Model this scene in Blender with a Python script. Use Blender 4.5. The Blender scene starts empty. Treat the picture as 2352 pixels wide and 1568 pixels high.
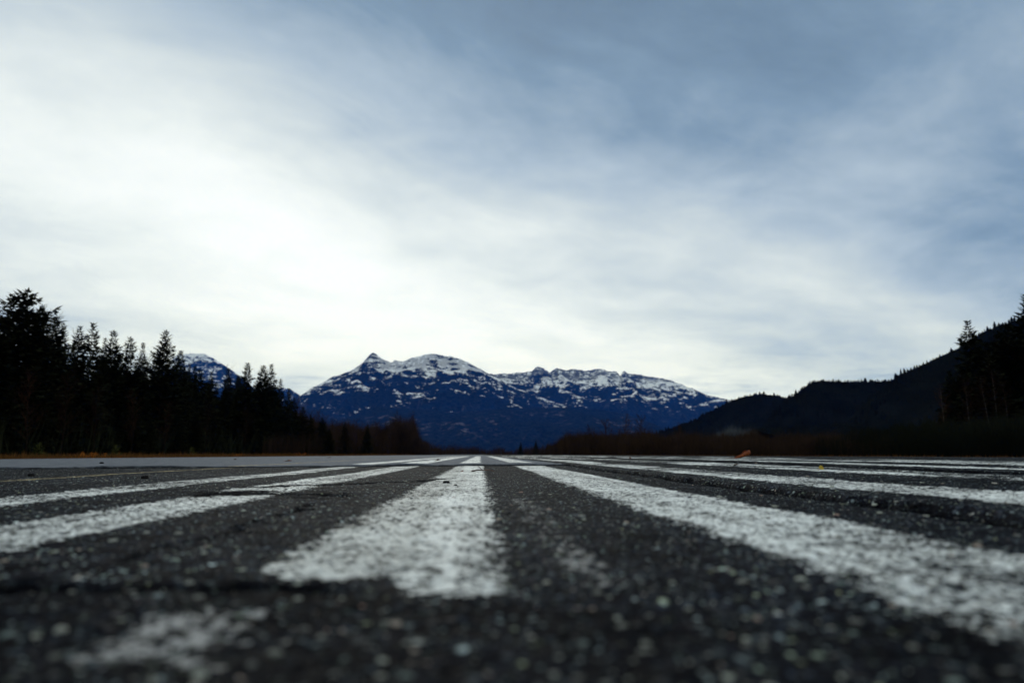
import bpy, math, random
import numpy as np
from mathutils import Vector, Matrix

sc = bpy.context.scene
COL = sc.collection
R = math.radians

# ------------------------------------------------------------------ camera, sky, sun, exposure
CAM_H = 0.10
PITCH, YAW, LENS = 9.34, 2.6, 24.0
cam_data = bpy.data.cameras.new('camera')
cam = bpy.data.objects.new('camera', cam_data)
COL.objects.link(cam)
cam.location = (0, 0, CAM_H)
cam.rotation_euler = (R(90 + PITCH), 0, -R(YAW))
cam_data.lens = LENS
cam_data.sensor_width = 36.0
cam_data.clip_start = 0.02
cam_data.clip_end = 40000
cam_data.dof.use_dof = True
cam_data.dof.focus_distance = 3.2
cam_data.dof.aperture_fstop = 3.3
sc.camera = cam

SUN_AZ, SUN_EL = -7.0, 24.0          # degrees, azimuth from +Y towards +X
sc.view_settings.view_transform = 'Standard'
sc.view_settings.look = 'None'
sc.view_settings.exposure = 0.0
sc.view_settings.gamma = 1.0
sc.view_settings.use_curve_mapping = False
sc.render.engine = 'CYCLES'
sc.cycles.max_bounces = 5
sc.cycles.diffuse_bounces = 2
sc.cycles.glossy_bounces = 2
sc.cycles.volume_bounces = 0
sc.cycles.transparent_max_bounces = 12
sc.cycles.use_denoising = True
sc.cycles.denoising_prefilter = 'ACCURATE'


class N:
    """small helper round a node tree"""
    def __init__(self, tree):
        self.t = tree
        self.t.nodes.clear()

    def n(self, kind, _ins=None, **props):
        nd = self.t.nodes.new(kind)
        for k, v in props.items():
            setattr(nd, k, v)
        for k, v in (_ins or {}).items():
            self.set(nd, k, v)
        return nd

    def set(self, nd, k, v):
        s = nd.inputs[k]
        if isinstance(v, bpy.types.NodeSocket):
            self.t.links.new(v, s)
        else:
            s.default_value = v

    def m(self, op, a, b=0.0, c=None, clamp=False):
        nd = self.t.nodes.new('ShaderNodeMath')
        nd.operation = op
        nd.use_clamp = clamp
        self.set(nd, 0, a)
        self.set(nd, 1, b)
        if c is not None:
            self.set(nd, 2, c)
        return nd.outputs[0]

    def vm(self, op, a, b=None, scale=None):
        nd = self.t.nodes.new('ShaderNodeVectorMath')
        nd.operation = op
        self.set(nd, 0, a)
        if b is not None:
            self.set(nd, 1, b)
        if scale is not None:
            self.set(nd, 3, scale)
        return nd.outputs['Value'] if op in ('DOT_PRODUCT', 'LENGTH', 'DISTANCE') else nd.outputs[0]

    def mix(self, f, a, b, blend='MIX'):
        nd = self.t.nodes.new('ShaderNodeMix')
        nd.data_type = 'RGBA'
        nd.blend_type = blend
        self.set(nd, 0, f)
        self.set(nd, 6, a)
        self.set(nd, 7, b)
        return nd.outputs[2]

    def smooth(self, v, lo, hi, a=0.0, b=1.0):
        nd = self.t.nodes.new('ShaderNodeMapRange')
        nd.interpolation_type = 'SMOOTHSTEP'
        self.set(nd, 0, v); self.set(nd, 1, lo); self.set(nd, 2, hi)
        self.set(nd, 3, a); self.set(nd, 4, b)
        return nd.outputs[0]

    def lin(self, v, lo, hi, a=0.0, b=1.0):
        nd = self.t.nodes.new('ShaderNodeMapRange')
        self.set(nd, 0, v); self.set(nd, 1, lo); self.set(nd, 2, hi)
        self.set(nd, 3, a); self.set(nd, 4, b)
        return nd.outputs[0]

    def noise(self, vec, scale, detail=4.0, rough=0.5, dist=0.0):
        nd = self.n('ShaderNodeTexNoise', {'Vector': vec, 'Scale': scale, 'Detail': detail, 'Roughness': rough, 'Distortion': dist})
        return nd.outputs[0]

    def ramp(self, v, stops):
        nd = self.t.nodes.new('ShaderNodeValToRGB')
        el = nd.color_ramp.elements
        while len(el) < len(stops):
            el.new(0.5)
        for e, (p, c) in zip(el, stops):
            e.position = p
            e.color = (*c, 1.0) if len(c) == 3 else c
        self.set(nd, 0, v)
        return nd.outputs[0]

    def xyz(self, v):
        nd = self.n('ShaderNodeSeparateXYZ', {0: v})
        return nd.outputs[0], nd.outputs[1], nd.outputs[2]

    def comb(self, x, y, z):
        return self.n('ShaderNodeCombineXYZ', {0: x, 1: y, 2: z}).outputs[0]

    def scale(self, v, s):
        return self.vm('MULTIPLY', v, s)


def srgb(r, g, b):
    f = lambda c: (c / 255 / 12.92) if c / 255 <= 0.04045 else ((c / 255 + 0.055) / 1.055) ** 2.4
    return (f(r), f(g), f(b), 1.0)


def build_world():
    w = bpy.data.worlds.new('World')
    sc.world = w
    w.use_nodes = True
    k = N(w.node_tree)
    d = k.n('ShaderNodeTexCoord').outputs['Generated']
    d = k.vm('NORMALIZE', d)
    # frame: r to the right, f forward, u up (fixed in the world)
    ya = R(YAW)
    r = k.vm('DOT_PRODUCT', d, (math.cos(ya), -math.sin(ya), 0))
    f = k.vm('DOT_PRODUCT', d, (math.sin(ya), math.cos(ya), 0))
    u = k.vm('DOT_PRODUCT', d, (0, 0, 1))
    up = k.m('MAXIMUM', u, 0.0)
    # cloud sheet seen in perspective: streaks running off to the right
    den = k.m('ADD', up, 0.16)
    px = k.m('DIVIDE', r, den)
    py = k.m('DIVIDE', f, den)
    a = R(32)
    lx = k.m('ADD', k.m('MULTIPLY', px, math.cos(a)), k.m('MULTIPLY', py, math.sin(a)))
    ly = k.m('SUBTRACT', k.m('MULTIPLY', py, math.cos(a)), k.m('MULTIPLY', px, math.sin(a)))
    warp = k.noise(k.comb(px, py, 3.0), 0.7, 3.0)
    ly2 = k.m('ADD', ly, k.m('MULTIPLY', k.m('SUBTRACT', warp, 0.5), 0.9))
    big = k.noise(k.comb(k.m('MULTIPLY', lx, 0.30), ly2, 1.7), 0.9, 3.0, 0.45)
    mid = k.noise(k.comb(k.m('MULTIPLY', lx, 0.42), ly2, 6.2), 1.8, 6.0, 0.52, 0.15)
    puff = k.noise(k.comb(px, py, 9.0), 2.3, 8.0, 0.57, 0.25)
    # glow of the sun through the cloud: long in the streak direction
    r0, u0 = -0.21, 0.225
    ga = R(-24)
    dr = k.m('SUBTRACT', r, r0)
    du = k.m('SUBTRACT', u, u0)
    e1 = k.m('ADD', k.m('MULTIPLY', dr, math.cos(ga)), k.m('MULTIPLY', du, math.sin(ga)))
    e2 = k.m('SUBTRACT', k.m('MULTIPLY', du, math.cos(ga)), k.m('MULTIPLY', dr, math.sin(ga)))
    q = k.m('ADD', k.m('POWER', k.m('ABSOLUTE', k.m('DIVIDE', e1, 0.90)), 2.0), k.m('POWER', k.m('ABSOLUTE', k.m('DIVIDE', e2, 0.27)), 2.0))
    glow = k.m('POWER', 2.718, k.m('MULTIPLY', q, -1.0))
    glow = k.m('MULTIPLY', glow, k.smooth(f, -0.3, 0.5))
    # band of bright cloud low over the horizon
    low = k.m('MULTIPLY', k.smooth(u, 0.34, 0.03), k.m('MULTIPLY', k.smooth(r, 0.95, 0.0), k.smooth(r, -0.80, -0.3)))
    low = k.m('MULTIPLY', low, k.smooth(f, -0.6, 0.5))
    v = k.m('ADD', k.m('MULTIPLY', glow, 0.56), k.m('MULTIPLY', low, 0.15))
    v = k.m('ADD', v, 0.30)
    v = k.m('SUBTRACT', v, k.m('MULTIPLY', k.smooth(u, 0.34, 0.60), 0.14))
    v = k.m('SUBTRACT', v, k.m('MULTIPLY', k.m('MULTIPLY', k.smooth(u, 0.19, 0.05), k.smooth(r, -0.05, -0.32)), 0.22))
    # behind and overhead the cloud is evenly bright, as the white snow facing us tells
    v = k.m('ADD', v, k.m('MULTIPLY', k.smooth(f, 0.15, -0.45), 0.42))
    v = k.m('ADD', v, k.m('MULTIPLY', k.smooth(u, 0.70, 0.95), 0.22))
    v = k.m('ADD', v, k.m('MULTIPLY', k.m('SUBTRACT', big, 0.5), 0.52))
    v = k.m('ADD', v, k.m('MULTIPLY', k.m('SUBTRACT', mid, 0.5), 0.46))
    v = k.m('ADD', v, k.m('MULTIPLY', k.m('SUBTRACT', puff, 0.5), 0.46))
    fine = k.noise(k.comb(k.m('MULTIPLY', lx, 0.5), ly2, 12.6), 6.5, 7.0, 0.60, 0.3)
    v = k.m('ADD', v, k.m('MULTIPLY', k.m('SUBTRACT', fine, 0.5), 0.17))
    # thin dark wisps hanging low over the ridges
    az = k.m('ARCTAN2', r, f)
    ww = k.noise(k.comb(k.m('MULTIPLY', az, 5.0), k.m('MULTIPLY', u, 38.0), 4.4), 1.0, 5.0, 0.55, 0.6)
    wm = k.m('MULTIPLY', k.smooth(u, 0.03, 0.075), k.smooth(u, 0.16, 0.09))
    wm = k.m('MULTIPLY', wm, k.smooth(ww, 0.53, 0.68))
    v = k.m('SUBTRACT', v, k.m('MULTIPLY', wm, 0.22))
    cloud = k.ramp(v, [(0.0, srgb(96, 122, 145)), (0.22, srgb(130, 154, 176)), (0.42, srgb(173, 190, 204)), (0.60, srgb(203, 214, 218)), (0.80, srgb(230, 237, 235)), (0.98, srgb(246, 250, 248))])
    nish = k.n('ShaderNodeTexSky', sky_type='NISHITA')
    nish.sun_disc = False
    nish.sun_elevation = R(SUN_EL)
    nish.sun_rotation = R(SUN_AZ)
    nish.air_density = 1.0
    nish.dust_density = 1.0
    clear = k.n('ShaderNodeVectorMath', {0: nish.outputs[0], 3: 0.06}, operation='SCALE').outputs[0]
    cover = k.smooth(v, -0.25, 0.25, 0.72, 1.0)
    colr = k.mix(cover, clear, cloud)
    # low down the light crosses the blue air, which takes some blue out of it
    colr = k.mix(k.lin(u, 0.75, 0.0), colr, k.mix(1.0, colr, (0.99, 1.03, 1.15, 1), 'MULTIPLY'))
    bg = k.n('ShaderNodeBackground', {'Color': colr, 'Strength': k.m('ADD', 1.0, k.m('MULTIPLY', glow, 0.08))})
    out = k.n('ShaderNodeOutputWorld')
    w.node_tree.links.new(bg.outputs[0], out.inputs[0])


build_world()
sun_data = bpy.data.lights.new('sun', 'SUN')
sun_data.energy = 1.5
sun_data.angle = R(30)
sun_data.color = (1.0, 0.985, 0.96)
sun = bpy.data.objects.new('sun', sun_data)
COL.objects.link(sun)
_az, _el = R(SUN_AZ), R(SUN_EL)
sdir = Vector((math.sin(_az) * math.cos(_el), math.cos(_az) * math.cos(_el), math.sin(_el)))
sun.rotation_euler = sdir.to_track_quat('Z', 'Y').to_euler()
sun.location = (0, 0, 50)

# ------------------------------------------------------------------ helpers
rng = np.random.default_rng(7)
random.seed(11)

FPX = LENS / 36.0 * 2352.0
_cp, _sp = math.cos(R(PITCH)), math.sin(R(PITCH))
_cy, _sy = math.cos(R(YAW)), math.sin(R(YAW))


def ray(px, py):
    """direction of a point of the photograph (2352 px wide copy)"""
    x, y = (px - 1176.0) / FPX, -(py - 784.0) / FPX
    fwd, up = _cp - y * _sp, _sp + y * _cp
    return (x * _cy + fwd * _sy, -x * _sy + fwd * _cy, up)


def on_ground(px, py, z=0.0):
    d = ray(px, py)
    t = (z - CAM_H) / d[2]
    return d[0] * t, d[1] * t


def at_dist(px, dist, py=1041):
    """ground point in the direction of column px at a distance along +Y"""
    d = ray(px, py)
    return d[0] / d[1] * dist, dist


def height_at(px, py, dist):
    d = ray(px, py)
    return CAM_H + d[2] / d[1] * dist


def new_mesh(name, verts, faces, smooth=False):
    """verts (n,3) array, faces (m,3|4) array"""
    me = bpy.data.meshes.new(name)
    verts = np.asarray(verts, dtype=np.float32)
    faces = np.asarray(faces, dtype=np.int32)
    m, kk = faces.shape
    me.vertices.add(len(verts))
    me.vertices.foreach_set('co', verts.ravel())
    me.loops.add(m * kk)
    me.loops.foreach_set('vertex_index', faces.ravel())
    me.polygons.add(m)
    me.polygons.foreach_set('loop_start', np.arange(0, m * kk, kk, dtype=np.int32))
    me.polygons.foreach_set('loop_total', np.full(m, kk, dtype=np.int32))
    if smooth:
        me.polygons.foreach_set('use_smooth', np.ones(m, dtype=bool))
    me.update(calc_edges=True)
    return me


def attr(me, name, vals):
    a = me.attributes.new(name, 'FLOAT', 'POINT')
    a.data.foreach_set('value', np.asarray(vals, dtype=np.float32).ravel())


def add(name, me, mat=None, parent=None):
    o = bpy.data.objects.new(name, me)
    COL.objects.link(o)
    if mat is not None and me is not None and len(me.materials) == 0:
        me.materials.append(mat)
    if parent is not None:
        o.parent = parent
    return o


def tag(o, label=None, cat=None, group=None, kind=None):
    for kk, v in (('label', label), ('category', cat), ('group', group), ('kind', kind)):
        if v:
            o[kk] = v
    return o


def empty(name, loc, rz=0.0, scale=1.0):
    o = bpy.data.objects.new(name, None)
    COL.objects.link(o)
    o.location = loc
    o.rotation_euler = (0, 0, rz)
    o.scale = (scale,) * 3 if not isinstance(scale, tuple) else scale
    o.empty_display_size = 0.2
    return o


def copy_tree(o, parent=None):
    c = o.copy()
    COL.objects.link(c)
    if parent is not None:
        c.parent = parent
    for ch in list(o.children):
        copy_tree(ch, c)
    return c


def _hash(ix, iy, seed):
    ix = ix.astype(np.int64) & 0xFFFFFFFF
    iy = iy.astype(np.int64) & 0xFFFFFFFF
    hh = (ix * 374761393 + iy * 668265263 + seed * 1442695041) & 0xFFFFFFFF
    hh = ((hh ^ (hh >> 13)) * 1274126177) & 0xFFFFFFFF
    hh = ((hh ^ (hh >> 16)) * 2246822519) & 0xFFFFFFFF
    return ((hh ^ (hh >> 15)) & 0xFFFFFF) / float(0xFFFFFF)


def vnoise(x, y, seed=0):
    x = np.asarray(x, dtype=np.float64); y = np.asarray(y, dtype=np.float64)
    x, y = np.broadcast_arrays(x, y)
    ix, iy = np.floor(x), np.floor(y)
    fx, fy = x - ix, y - iy
    ux, uy = fx * fx * (3 - 2 * fx), fy * fy * (3 - 2 * fy)
    a = _hash(ix, iy, seed); b = _hash(ix + 1, iy, seed)
    c = _hash(ix, iy + 1, seed); d = _hash(ix + 1, iy + 1, seed)
    return (a * (1 - ux) + b * ux) * (1 - uy) + (c * (1 - ux) + d * ux) * uy


def fbm(x, y, octaves=4, seed=0, gain=0.5, ridged=False):
    s, amp, tot = 0.0, 1.0, 0.0
    for o in range(octaves):
        nn = vnoise(x * 2 ** o + 17.3 * o, y * 2 ** o - 9.1 * o, seed + o)
        if ridged:
            nn = 1 - np.abs(2 * nn - 1)
        s = s + amp * nn
        tot += amp
        amp *= gain
    return s / tot


def worley(x, y, cell, seed=0):
    """distance to nearest jittered stone centre, in cells, and that stone's random number"""
    gx, gy = np.asarray(x) / cell, np.asarray(y) / cell
    ix, iy = np.floor(gx), np.floor(gy)
    best = np.full(gx.shape, 9.0)
    rid = np.zeros(gx.shape)
    for ox in (-1, 0, 1):
        for oy in (-1, 0, 1):
            cx, cy = ix + ox, iy + oy
            jx = cx + _hash(cx, cy, seed)
            jy = cy + _hash(cx, cy, seed + 5)
            dd = (gx - jx) ** 2 + (gy - jy) ** 2
            mm = dd < best
            best = np.where(mm, dd, best)
            rid = np.where(mm, _hash(cx, cy, seed + 9), rid)
    return np.sqrt(best), rid


def sstep(v, lo, hi):
    t = np.clip((v - lo) / (hi - lo), 0, 1)
    return t * t * (3 - 2 * t)


def grid_faces(nr, nc):
    i = np.arange((nr - 1) * (nc - 1))
    r_, c_ = i // (nc - 1), i % (nc - 1)
    a = r_ * nc + c_
    return np.stack([a, a + 1, a + nc + 1, a + nc], axis=1)


# ------------------------------------------------------------------ materials
def new_mat(name):
    m = bpy.data.materials.new(name)
    m.use_nodes = True
    k = N(m.node_tree)
    out = k.n('ShaderNodeOutputMaterial')
    bs = k.n('ShaderNodeBsdfPrincipled')
    m.node_tree.links.new(bs.outputs[0], out.inputs[0])
    return m, k, bs


def obj_co(k):
    return k.n('ShaderNodeTexCoord').outputs['Object']


def geo_pos(k):
    return k.n('ShaderNodeNewGeometry').outputs['Position']


def mat_asphalt():
    m, k, bs = new_mat('asphalt')
    p = geo_pos(k)
    v = k.n('ShaderNodeTexVoronoi', {'Vector': p, 'Scale': 230.0, 'Randomness': 1.0}, feature='F1')
    v2 = k.n('ShaderNodeTexVoronoi', {'Vector': p, 'Scale': 118.0, 'Randomness': 1.0}, feature='F1')
    big_stone = k.smooth(k.xyz(v2.outputs['Color'])[2], 0.62, 0.64)
    cr, cg, cb = k.xyz(k.mix(big_stone, v.outputs['Color'], v2.outputs['Color']))
    v_dist = k.m('ADD', k.m('MULTIPLY', v.outputs['Distance'], k.m('SUBTRACT', 1.0, big_stone)), k.m('MULTIPLY', v2.outputs['Distance'], big_stone))
    stone = k.ramp(cr, [(0.0, (0.007, 0.007, 0.009)), (0.46, (0.016, 0.017, 0.020)), (0.76, (0.038, 0.041, 0.045)), (0.91, (0.095, 0.10, 0.092)), (1.0, (0.36, 0.37, 0.31))])
    hue = k.ramp(cg, [(0.0, (1.25, 0.9, 0.8)), (0.2, (1, 1, 1)), (0.6, (0.94, 1.0, 1.08)), (0.85, (0.95, 1.05, 0.9)), (1.0, (1.2, 1.1, 0.7))])
    stone = k.mix(1.0, stone, hue, 'MULTIPLY')
    stone = k.mix(1.0, stone, (1.15, 1.27, 1.38, 1), 'MULTIPLY')
    stone_lum = k.n('ShaderNodeRGBToBW', {0: stone}).outputs[0]
    gap = k.smooth(v_dist, 0.30, 0.62)
    col = k.mix(gap, stone, (0.008, 0.008, 0.010, 1))
    n1 = k.noise(p, 9.0, 8.0, 0.62)
    n2 = k.noise(p, 1.1, 5.0, 0.55)
    n3 = k.noise(p, 55.0, 6.0, 0.65)
    mul = k.m('MULTIPLY', k.lin(n1, 0.3, 0.7, 0.38, 1.8), k.m('MULTIPLY', k.lin(n2, 0.3, 0.7, 0.75, 1.3), k.lin(n3, 0.3, 0.7, 0.12, 1.95)))
    col = k.mix(1.0, col, k.n('ShaderNodeCombineColor', {0: mul, 1: mul, 2: mul}).outputs[0], 'MULTIPLY')
    dark = k.n('ShaderNodeAttribute', attribute_name='tar').outputs['Fac']
    # lens falloff painted dark in front (seal > 0), grazing sheen painted pale beyond the joint (seal < 0)
    vignette_sheen = k.n('ShaderNodeAttribute', attribute_name='vignette_sheen').outputs['Fac']
    col = k.mix(k.m('MULTIPLY', vignette_sheen, 0.85, clamp=True), col, k.mix(k.m('MULTIPLY', k.smooth(stone_lum, 0.08, 0.30), k.smooth(n1, 0.44, 0.64, 0.03, 0.6)), (0.0035, 0.0037, 0.0045, 1), stone))
    col = k.mix(k.m('MULTIPLY', vignette_sheen, -0.80, clamp=True), col, k.mix(k.smooth(n1, 0.35, 0.65), (0.14, 0.152, 0.168, 1), (0.20, 0.215, 0.235, 1)))
    col = k.mix(k.m('MULTIPLY', dark, 0.95, clamp=True), col, (0.004, 0.004, 0.005, 1))
    k.set(bs, 'Base Color', col)
    k.set(bs, 'Roughness', k.lin(n3, 0.3, 0.7, 0.6, 0.9))
    k.set(bs, 'Specular IOR Level', k.m('MULTIPLY', k.m('SUBTRACT', 1.0, dark, clamp=True), 0.005))
    hh = k.m('ADD', k.m('MULTIPLY', gap, -0.6), k.m('MULTIPLY', n3, 1.6))
    hh = k.m('ADD', hh, k.m('MULTIPLY', cb, 0.5))
    b = k.n('ShaderNodeBump', {'Height': hh, 'Strength': 0.9, 'Distance': 0.0026})
    k.set(bs, 'Normal', b.outputs[0])
    return m


def mat_paint(name, base, cover):
    m, k, bs = new_mat(name)
    p = geo_pos(k)
    edge = k.n('ShaderNodeAttribute', attribute_name='edge').outputs['Fac']     # metres from the painted edge
    wear = k.n('ShaderNodeAttribute', attribute_name='wear').outputs['Fac']
    tar = k.n('ShaderNodeAttribute', attribute_name='tar').outputs['Fac']
    n_f = k.noise(p, 260.0, 4.0, 0.62)
    n_m = k.noise(p, 42.0, 7.0, 0.72)
    n_b = k.noise(p, 4.5, 5.0, 0.55)
    v = k.n('ShaderNodeTexVoronoi', {'Vector': p, 'Scale': 190.0, 'Randomness': 1.0}, feature='F1')
    cr, cg, cb = k.xyz(v.outputs['Color'])
    s = k.m('ADD', k.m('MULTIPLY', n_f, 0.45), k.m('MULTIPLY', n_m, 0.55))
    s = k.m('ADD', s, k.m('MULTIPLY', k.m('SUBTRACT', n_b, 0.5), 0.30))
    s = k.m('ADD', s, k.m('MULTIPLY', k.m('SUBTRACT', cr, 0.5), 0.20))
    v3 = k.n('ShaderNodeTexVoronoi', {'Vector': p, 'Scale': 85.0, 'Randomness': 1.0}, feature='F1')
    pit = k.m('MULTIPLY', k.smooth(v3.outputs['Distance'], 0.42, 0.22), k.smooth(k.xyz(v3.outputs['Color'])[0], 0.80, 0.84))
    s = k.m('SUBTRACT', s, k.m('MULTIPLY', pit, 0.34))
    edge = k.m('ADD', edge, k.m('MULTIPLY', k.m('SUBTRACT', n_m, 0.5), 0.075))
    scuff = k.noise(k.scale(p, (16.0, 0.55, 1.0)), 1.0, 4.0, 0.6)
    s = k.m('ADD', s, k.m('MULTIPLY', k.m('SUBTRACT', scuff, 0.5), 0.16))
    thr = k.m('ADD', k.m('MULTIPLY', wear, 0.42), 0.30 - cover)
    thr = k.m('ADD', thr, k.m('MULTIPLY', k.smooth(edge, 0.044, -0.006), 0.40))
    thr = k.m('ADD', thr, k.m('MULTIPLY', tar, 0.34))
    alpha = k.smooth(k.m('SUBTRACT', s, thr), -0.014, 0.024)
    k.set(bs, 'Alpha', alpha)
    dirt = k.m('MULTIPLY', k.lin(n_m, 0.28, 0.7, 0.76, 1.08), k.lin(n_b, 0.3, 0.7, 0.86, 1.06))
    dirt = k.m('MULTIPLY', dirt, k.lin(k.m('SUBTRACT', s, thr), 0.0, 0.14, 0.72, 1.0))
    dirt = k.m('MULTIPLY', dirt, k.lin(scuff, 0.32, 0.55, 0.72, 1.04))
    col = k.mix(1.0, base, k.n('ShaderNodeCombineColor', {0: dirt, 1: dirt, 2: dirt}).outputs[0], 'MULTIPLY')
    k.set(bs, 'Base Color', col)
    k.set(bs, 'Roughness', 0.6)
    k.set(bs, 'Specular IOR Level', 0.03)
    hh = k.m('ADD', k.m('MULTIPLY', s, 1.6), k.m('MULTIPLY', k.smooth(v.outputs['Distance'], 0.2, 0.7), -0.5))
    b = k.n('ShaderNodeBump', {'Height': hh, 'Strength': 0.8, 'Distance': 0.0022})
    k.set(bs, 'Normal', b.outputs[0])
    return m


def mat_simple(name, c1, c2, scale, rough=1.0, spec=0.0, bump=0.0, world=False):
    m, k, bs = new_mat(name)
    p = geo_pos(k) if world else obj_co(k)
    n1 = k.noise(p, scale, 5.0, 0.6)
    k.set(bs, 'Base Color', k.mix(k.smooth(n1, 0.3, 0.7), c1, c2))
    k.set(bs, 'Roughness', rough)
    k.set(bs, 'Specular IOR Level', spec)
    if bump:
        b = k.n('ShaderNodeBump', {'Height': n1, 'Strength': 0.7, 'Distance': bump})
        k.set(bs, 'Normal', b.outputs[0])
    return m


def mat_foliage(name, c1, c2, scale=1.5):
    """each tree shifts a little in tone"""
    m, k, bs = new_mat(name)
    p = obj_co(k)
    n1 = k.noise(p, scale, 4.0, 0.6)
    rnd = k.n('ShaderNodeObjectInfo').outputs['Random']
    col = k.mix(k.smooth(n1, 0.3, 0.7), c1, c2)
    t = k.lin(rnd, 0, 1, 0.7, 1.3)
    col = k.mix(1.0, col, k.n('ShaderNodeCombineColor', {0: k.lin(rnd, 0, 1, 0.7, 1.5), 1: t, 2: t}).outputs[0], 'MULTIPLY')
    k.set(bs, 'Base Color', col)
    k.set(bs, 'Roughness', 1.0)
    k.set(bs, 'Specular IOR Level', 0.0)
    return m


def mat_mountain(name, snow_lo, snow_hi, amount, cliff=0.0, cliff_z=(150, 900), crest=0.0):
    m, k, bs = new_mat(name)
    g = k.n('ShaderNodeNewGeometry')
    p = g.outputs['Position']
    x, y, z = k.xyz(p)
    nx, ny, nz = k.xyz(g.outputs['Normal'])
    pk = k.scale(p, (1.0, 0.55, 1.9))
    n_big = k.noise(pk, 0.0022, 5.0, 0.55)
    n_mid = k.noise(pk, 0.010, 6.0, 0.62)
    n_fine = k.noise(k.scale(p, (1, 0.7, 1.5)), 0.030, 7.0, 0.74)
    forest = k.mix(k.smooth(n_fine, 0.35, 0.65), (0.001, 0.0015, 0.0015, 1), (0.014, 0.020, 0.018, 1))
    rock = k.mix(k.smooth(n_mid, 0.3, 0.7), (0.04, 0.037, 0.04, 1), (0.24, 0.215, 0.22, 1))
    vert = k.noise(k.scale(p, (1.0, 0.6, 0.16)), 0.016, 6.0, 0.65)
    ck = k.m('MULTIPLY', k.smooth(vert, 0.51, 0.66), k.m('MULTIPLY', k.smooth(z, cliff_z[0], cliff_z[0] + 120), k.smooth(z, cliff_z[1], cliff_z[1] - 150)))
    ck = k.m('MULTIPLY', ck, k.smooth(n_big, 0.46, 0.60))
    ck = k.m('MULTIPLY', ck, cliff)
    col = k.mix(ck, forest, rock)
    h = k.m('MAXIMUM', k.m('MINIMUM', k.lin(z, snow_lo, snow_hi, 0.0, 1.0), 1.0), 0.0)
    # open ledges and gullies hold the snow, trees and crags stay dark
    n_led = k.noise(k.scale(p, (0.75, 0.3, 2.6)), 0.0085, 5.0, 0.6, 0.4)
    s = k.m('ADD', k.m('MULTIPLY', k.m('SUBTRACT', n_big, 0.5), 1.5), k.m('MULTIPLY', k.m('SUBTRACT', n_led, 0.5), 2.6))
    s = k.m('ADD', s, k.m('MULTIPLY', k.m('SUBTRACT', nz, 0.80), 1.0))
    s = k.m('ADD', s, k.m('MULTIPLY', h, amount))
    tn = k.m('ADD', k.m('MULTIPLY', n_fine, 0.45), k.m('MULTIPLY', vert, 0.30))
    tn = k.m('ADD', tn, k.m('MULTIPLY', n_mid, 0.25))
    q = k.m('ADD', tn, k.m('MULTIPLY', k.m('SUBTRACT', s, 0.64), 0.20))
    mask = k.m('MULTIPLY', k.smooth(q, 0.478, 0.55), k.smooth(h, 0.0, 0.15))
    crag = k.m('MULTIPLY', k.smooth(nz, 0.62, 0.40), k.smooth(n_fine, 0.42, 0.55))
    crag = k.m('MAXIMUM', crag, k.m('MULTIPLY', k.m('MULTIPLY', k.smooth(h, 0.78, 0.93), k.smooth(vert, 0.40, 0.52)), crest))
    mask = k.m('MULTIPLY', mask, k.m('SUBTRACT', 1.0, crag))
    col = k.mix(mask, col, (0.90, 0.91, 0.92, 1))
    k.set(bs, 'Base Color', col)
    k.set(bs, 'Roughness', 0.9)
    k.set(bs, 'Specular IOR Level', 0.0)
    b = k.n('ShaderNodeBump', {'Height': k.m('ADD', k.m('MULTIPLY', n_mid, 1.5), n_fine), 'Strength': 0.7, 'Distance': 22.0})
    k.set(bs, 'Normal', b.outputs[0])
    return m


M = {}
M['asphalt'] = mat_asphalt()
M['paint'] = mat_paint('white_paint', (0.86, 0.88, 0.82, 1), 0.0)
M['old_paint'] = mat_paint('old_paint', (0.66, 0.68, 0.63, 1), 0.0)
M['faint_paint'] = mat_paint('faint_paint', (0.37, 0.37, 0.35, 1), 0.0)
M['yellow'] = mat_paint('yellow_paint', (0.50, 0.40, 0.20, 1), 0.0)
M['ground'] = mat_simple('meadow_soil', (0.022, 0.015, 0.008, 1), (0.05, 0.032, 0.014, 1), 0.4, world=True)
M['grass'] = mat_simple('dry_grass', (0.040, 0.018, 0.006, 1), (0.10, 0.045, 0.013, 1), 0.35, world=True)
M['fern'] = mat_simple('orange_fern', (0.22, 0.06, 0.012, 1), (0.33, 0.12, 0.02, 1), 3.0)
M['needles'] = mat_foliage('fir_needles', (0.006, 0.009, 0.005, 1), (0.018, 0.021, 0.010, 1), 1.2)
M['needles_pale'] = mat_foliage('young_needles', (0.05, 0.06, 0.018, 1), (0.10, 0.11, 0.035, 1), 1.2)
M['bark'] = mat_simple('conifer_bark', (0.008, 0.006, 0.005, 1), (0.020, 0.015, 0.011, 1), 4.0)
M['twig'] = mat_foliage('bare_twigs', (0.014, 0.008, 0.005, 1), (0.032, 0.017, 0.010, 1), 0.6)
M['brush'] = mat_simple('brush_stems', (0.009, 0.006, 0.0045, 1), (0.030, 0.018, 0.011, 1), 0.25, world=True)
M['pale_bark'] = mat_simple('pale_bark', (0.025, 0.022, 0.018, 1), (0.10, 0.09, 0.07, 1), 3.0)
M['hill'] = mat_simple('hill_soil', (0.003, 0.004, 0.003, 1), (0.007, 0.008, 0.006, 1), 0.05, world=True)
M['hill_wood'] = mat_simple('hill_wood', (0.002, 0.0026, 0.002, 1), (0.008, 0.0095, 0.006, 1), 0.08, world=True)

# ------------------------------------------------------------------ the air
HB = (-9000, 9000, -400, 13500, -6, 1750)


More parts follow.
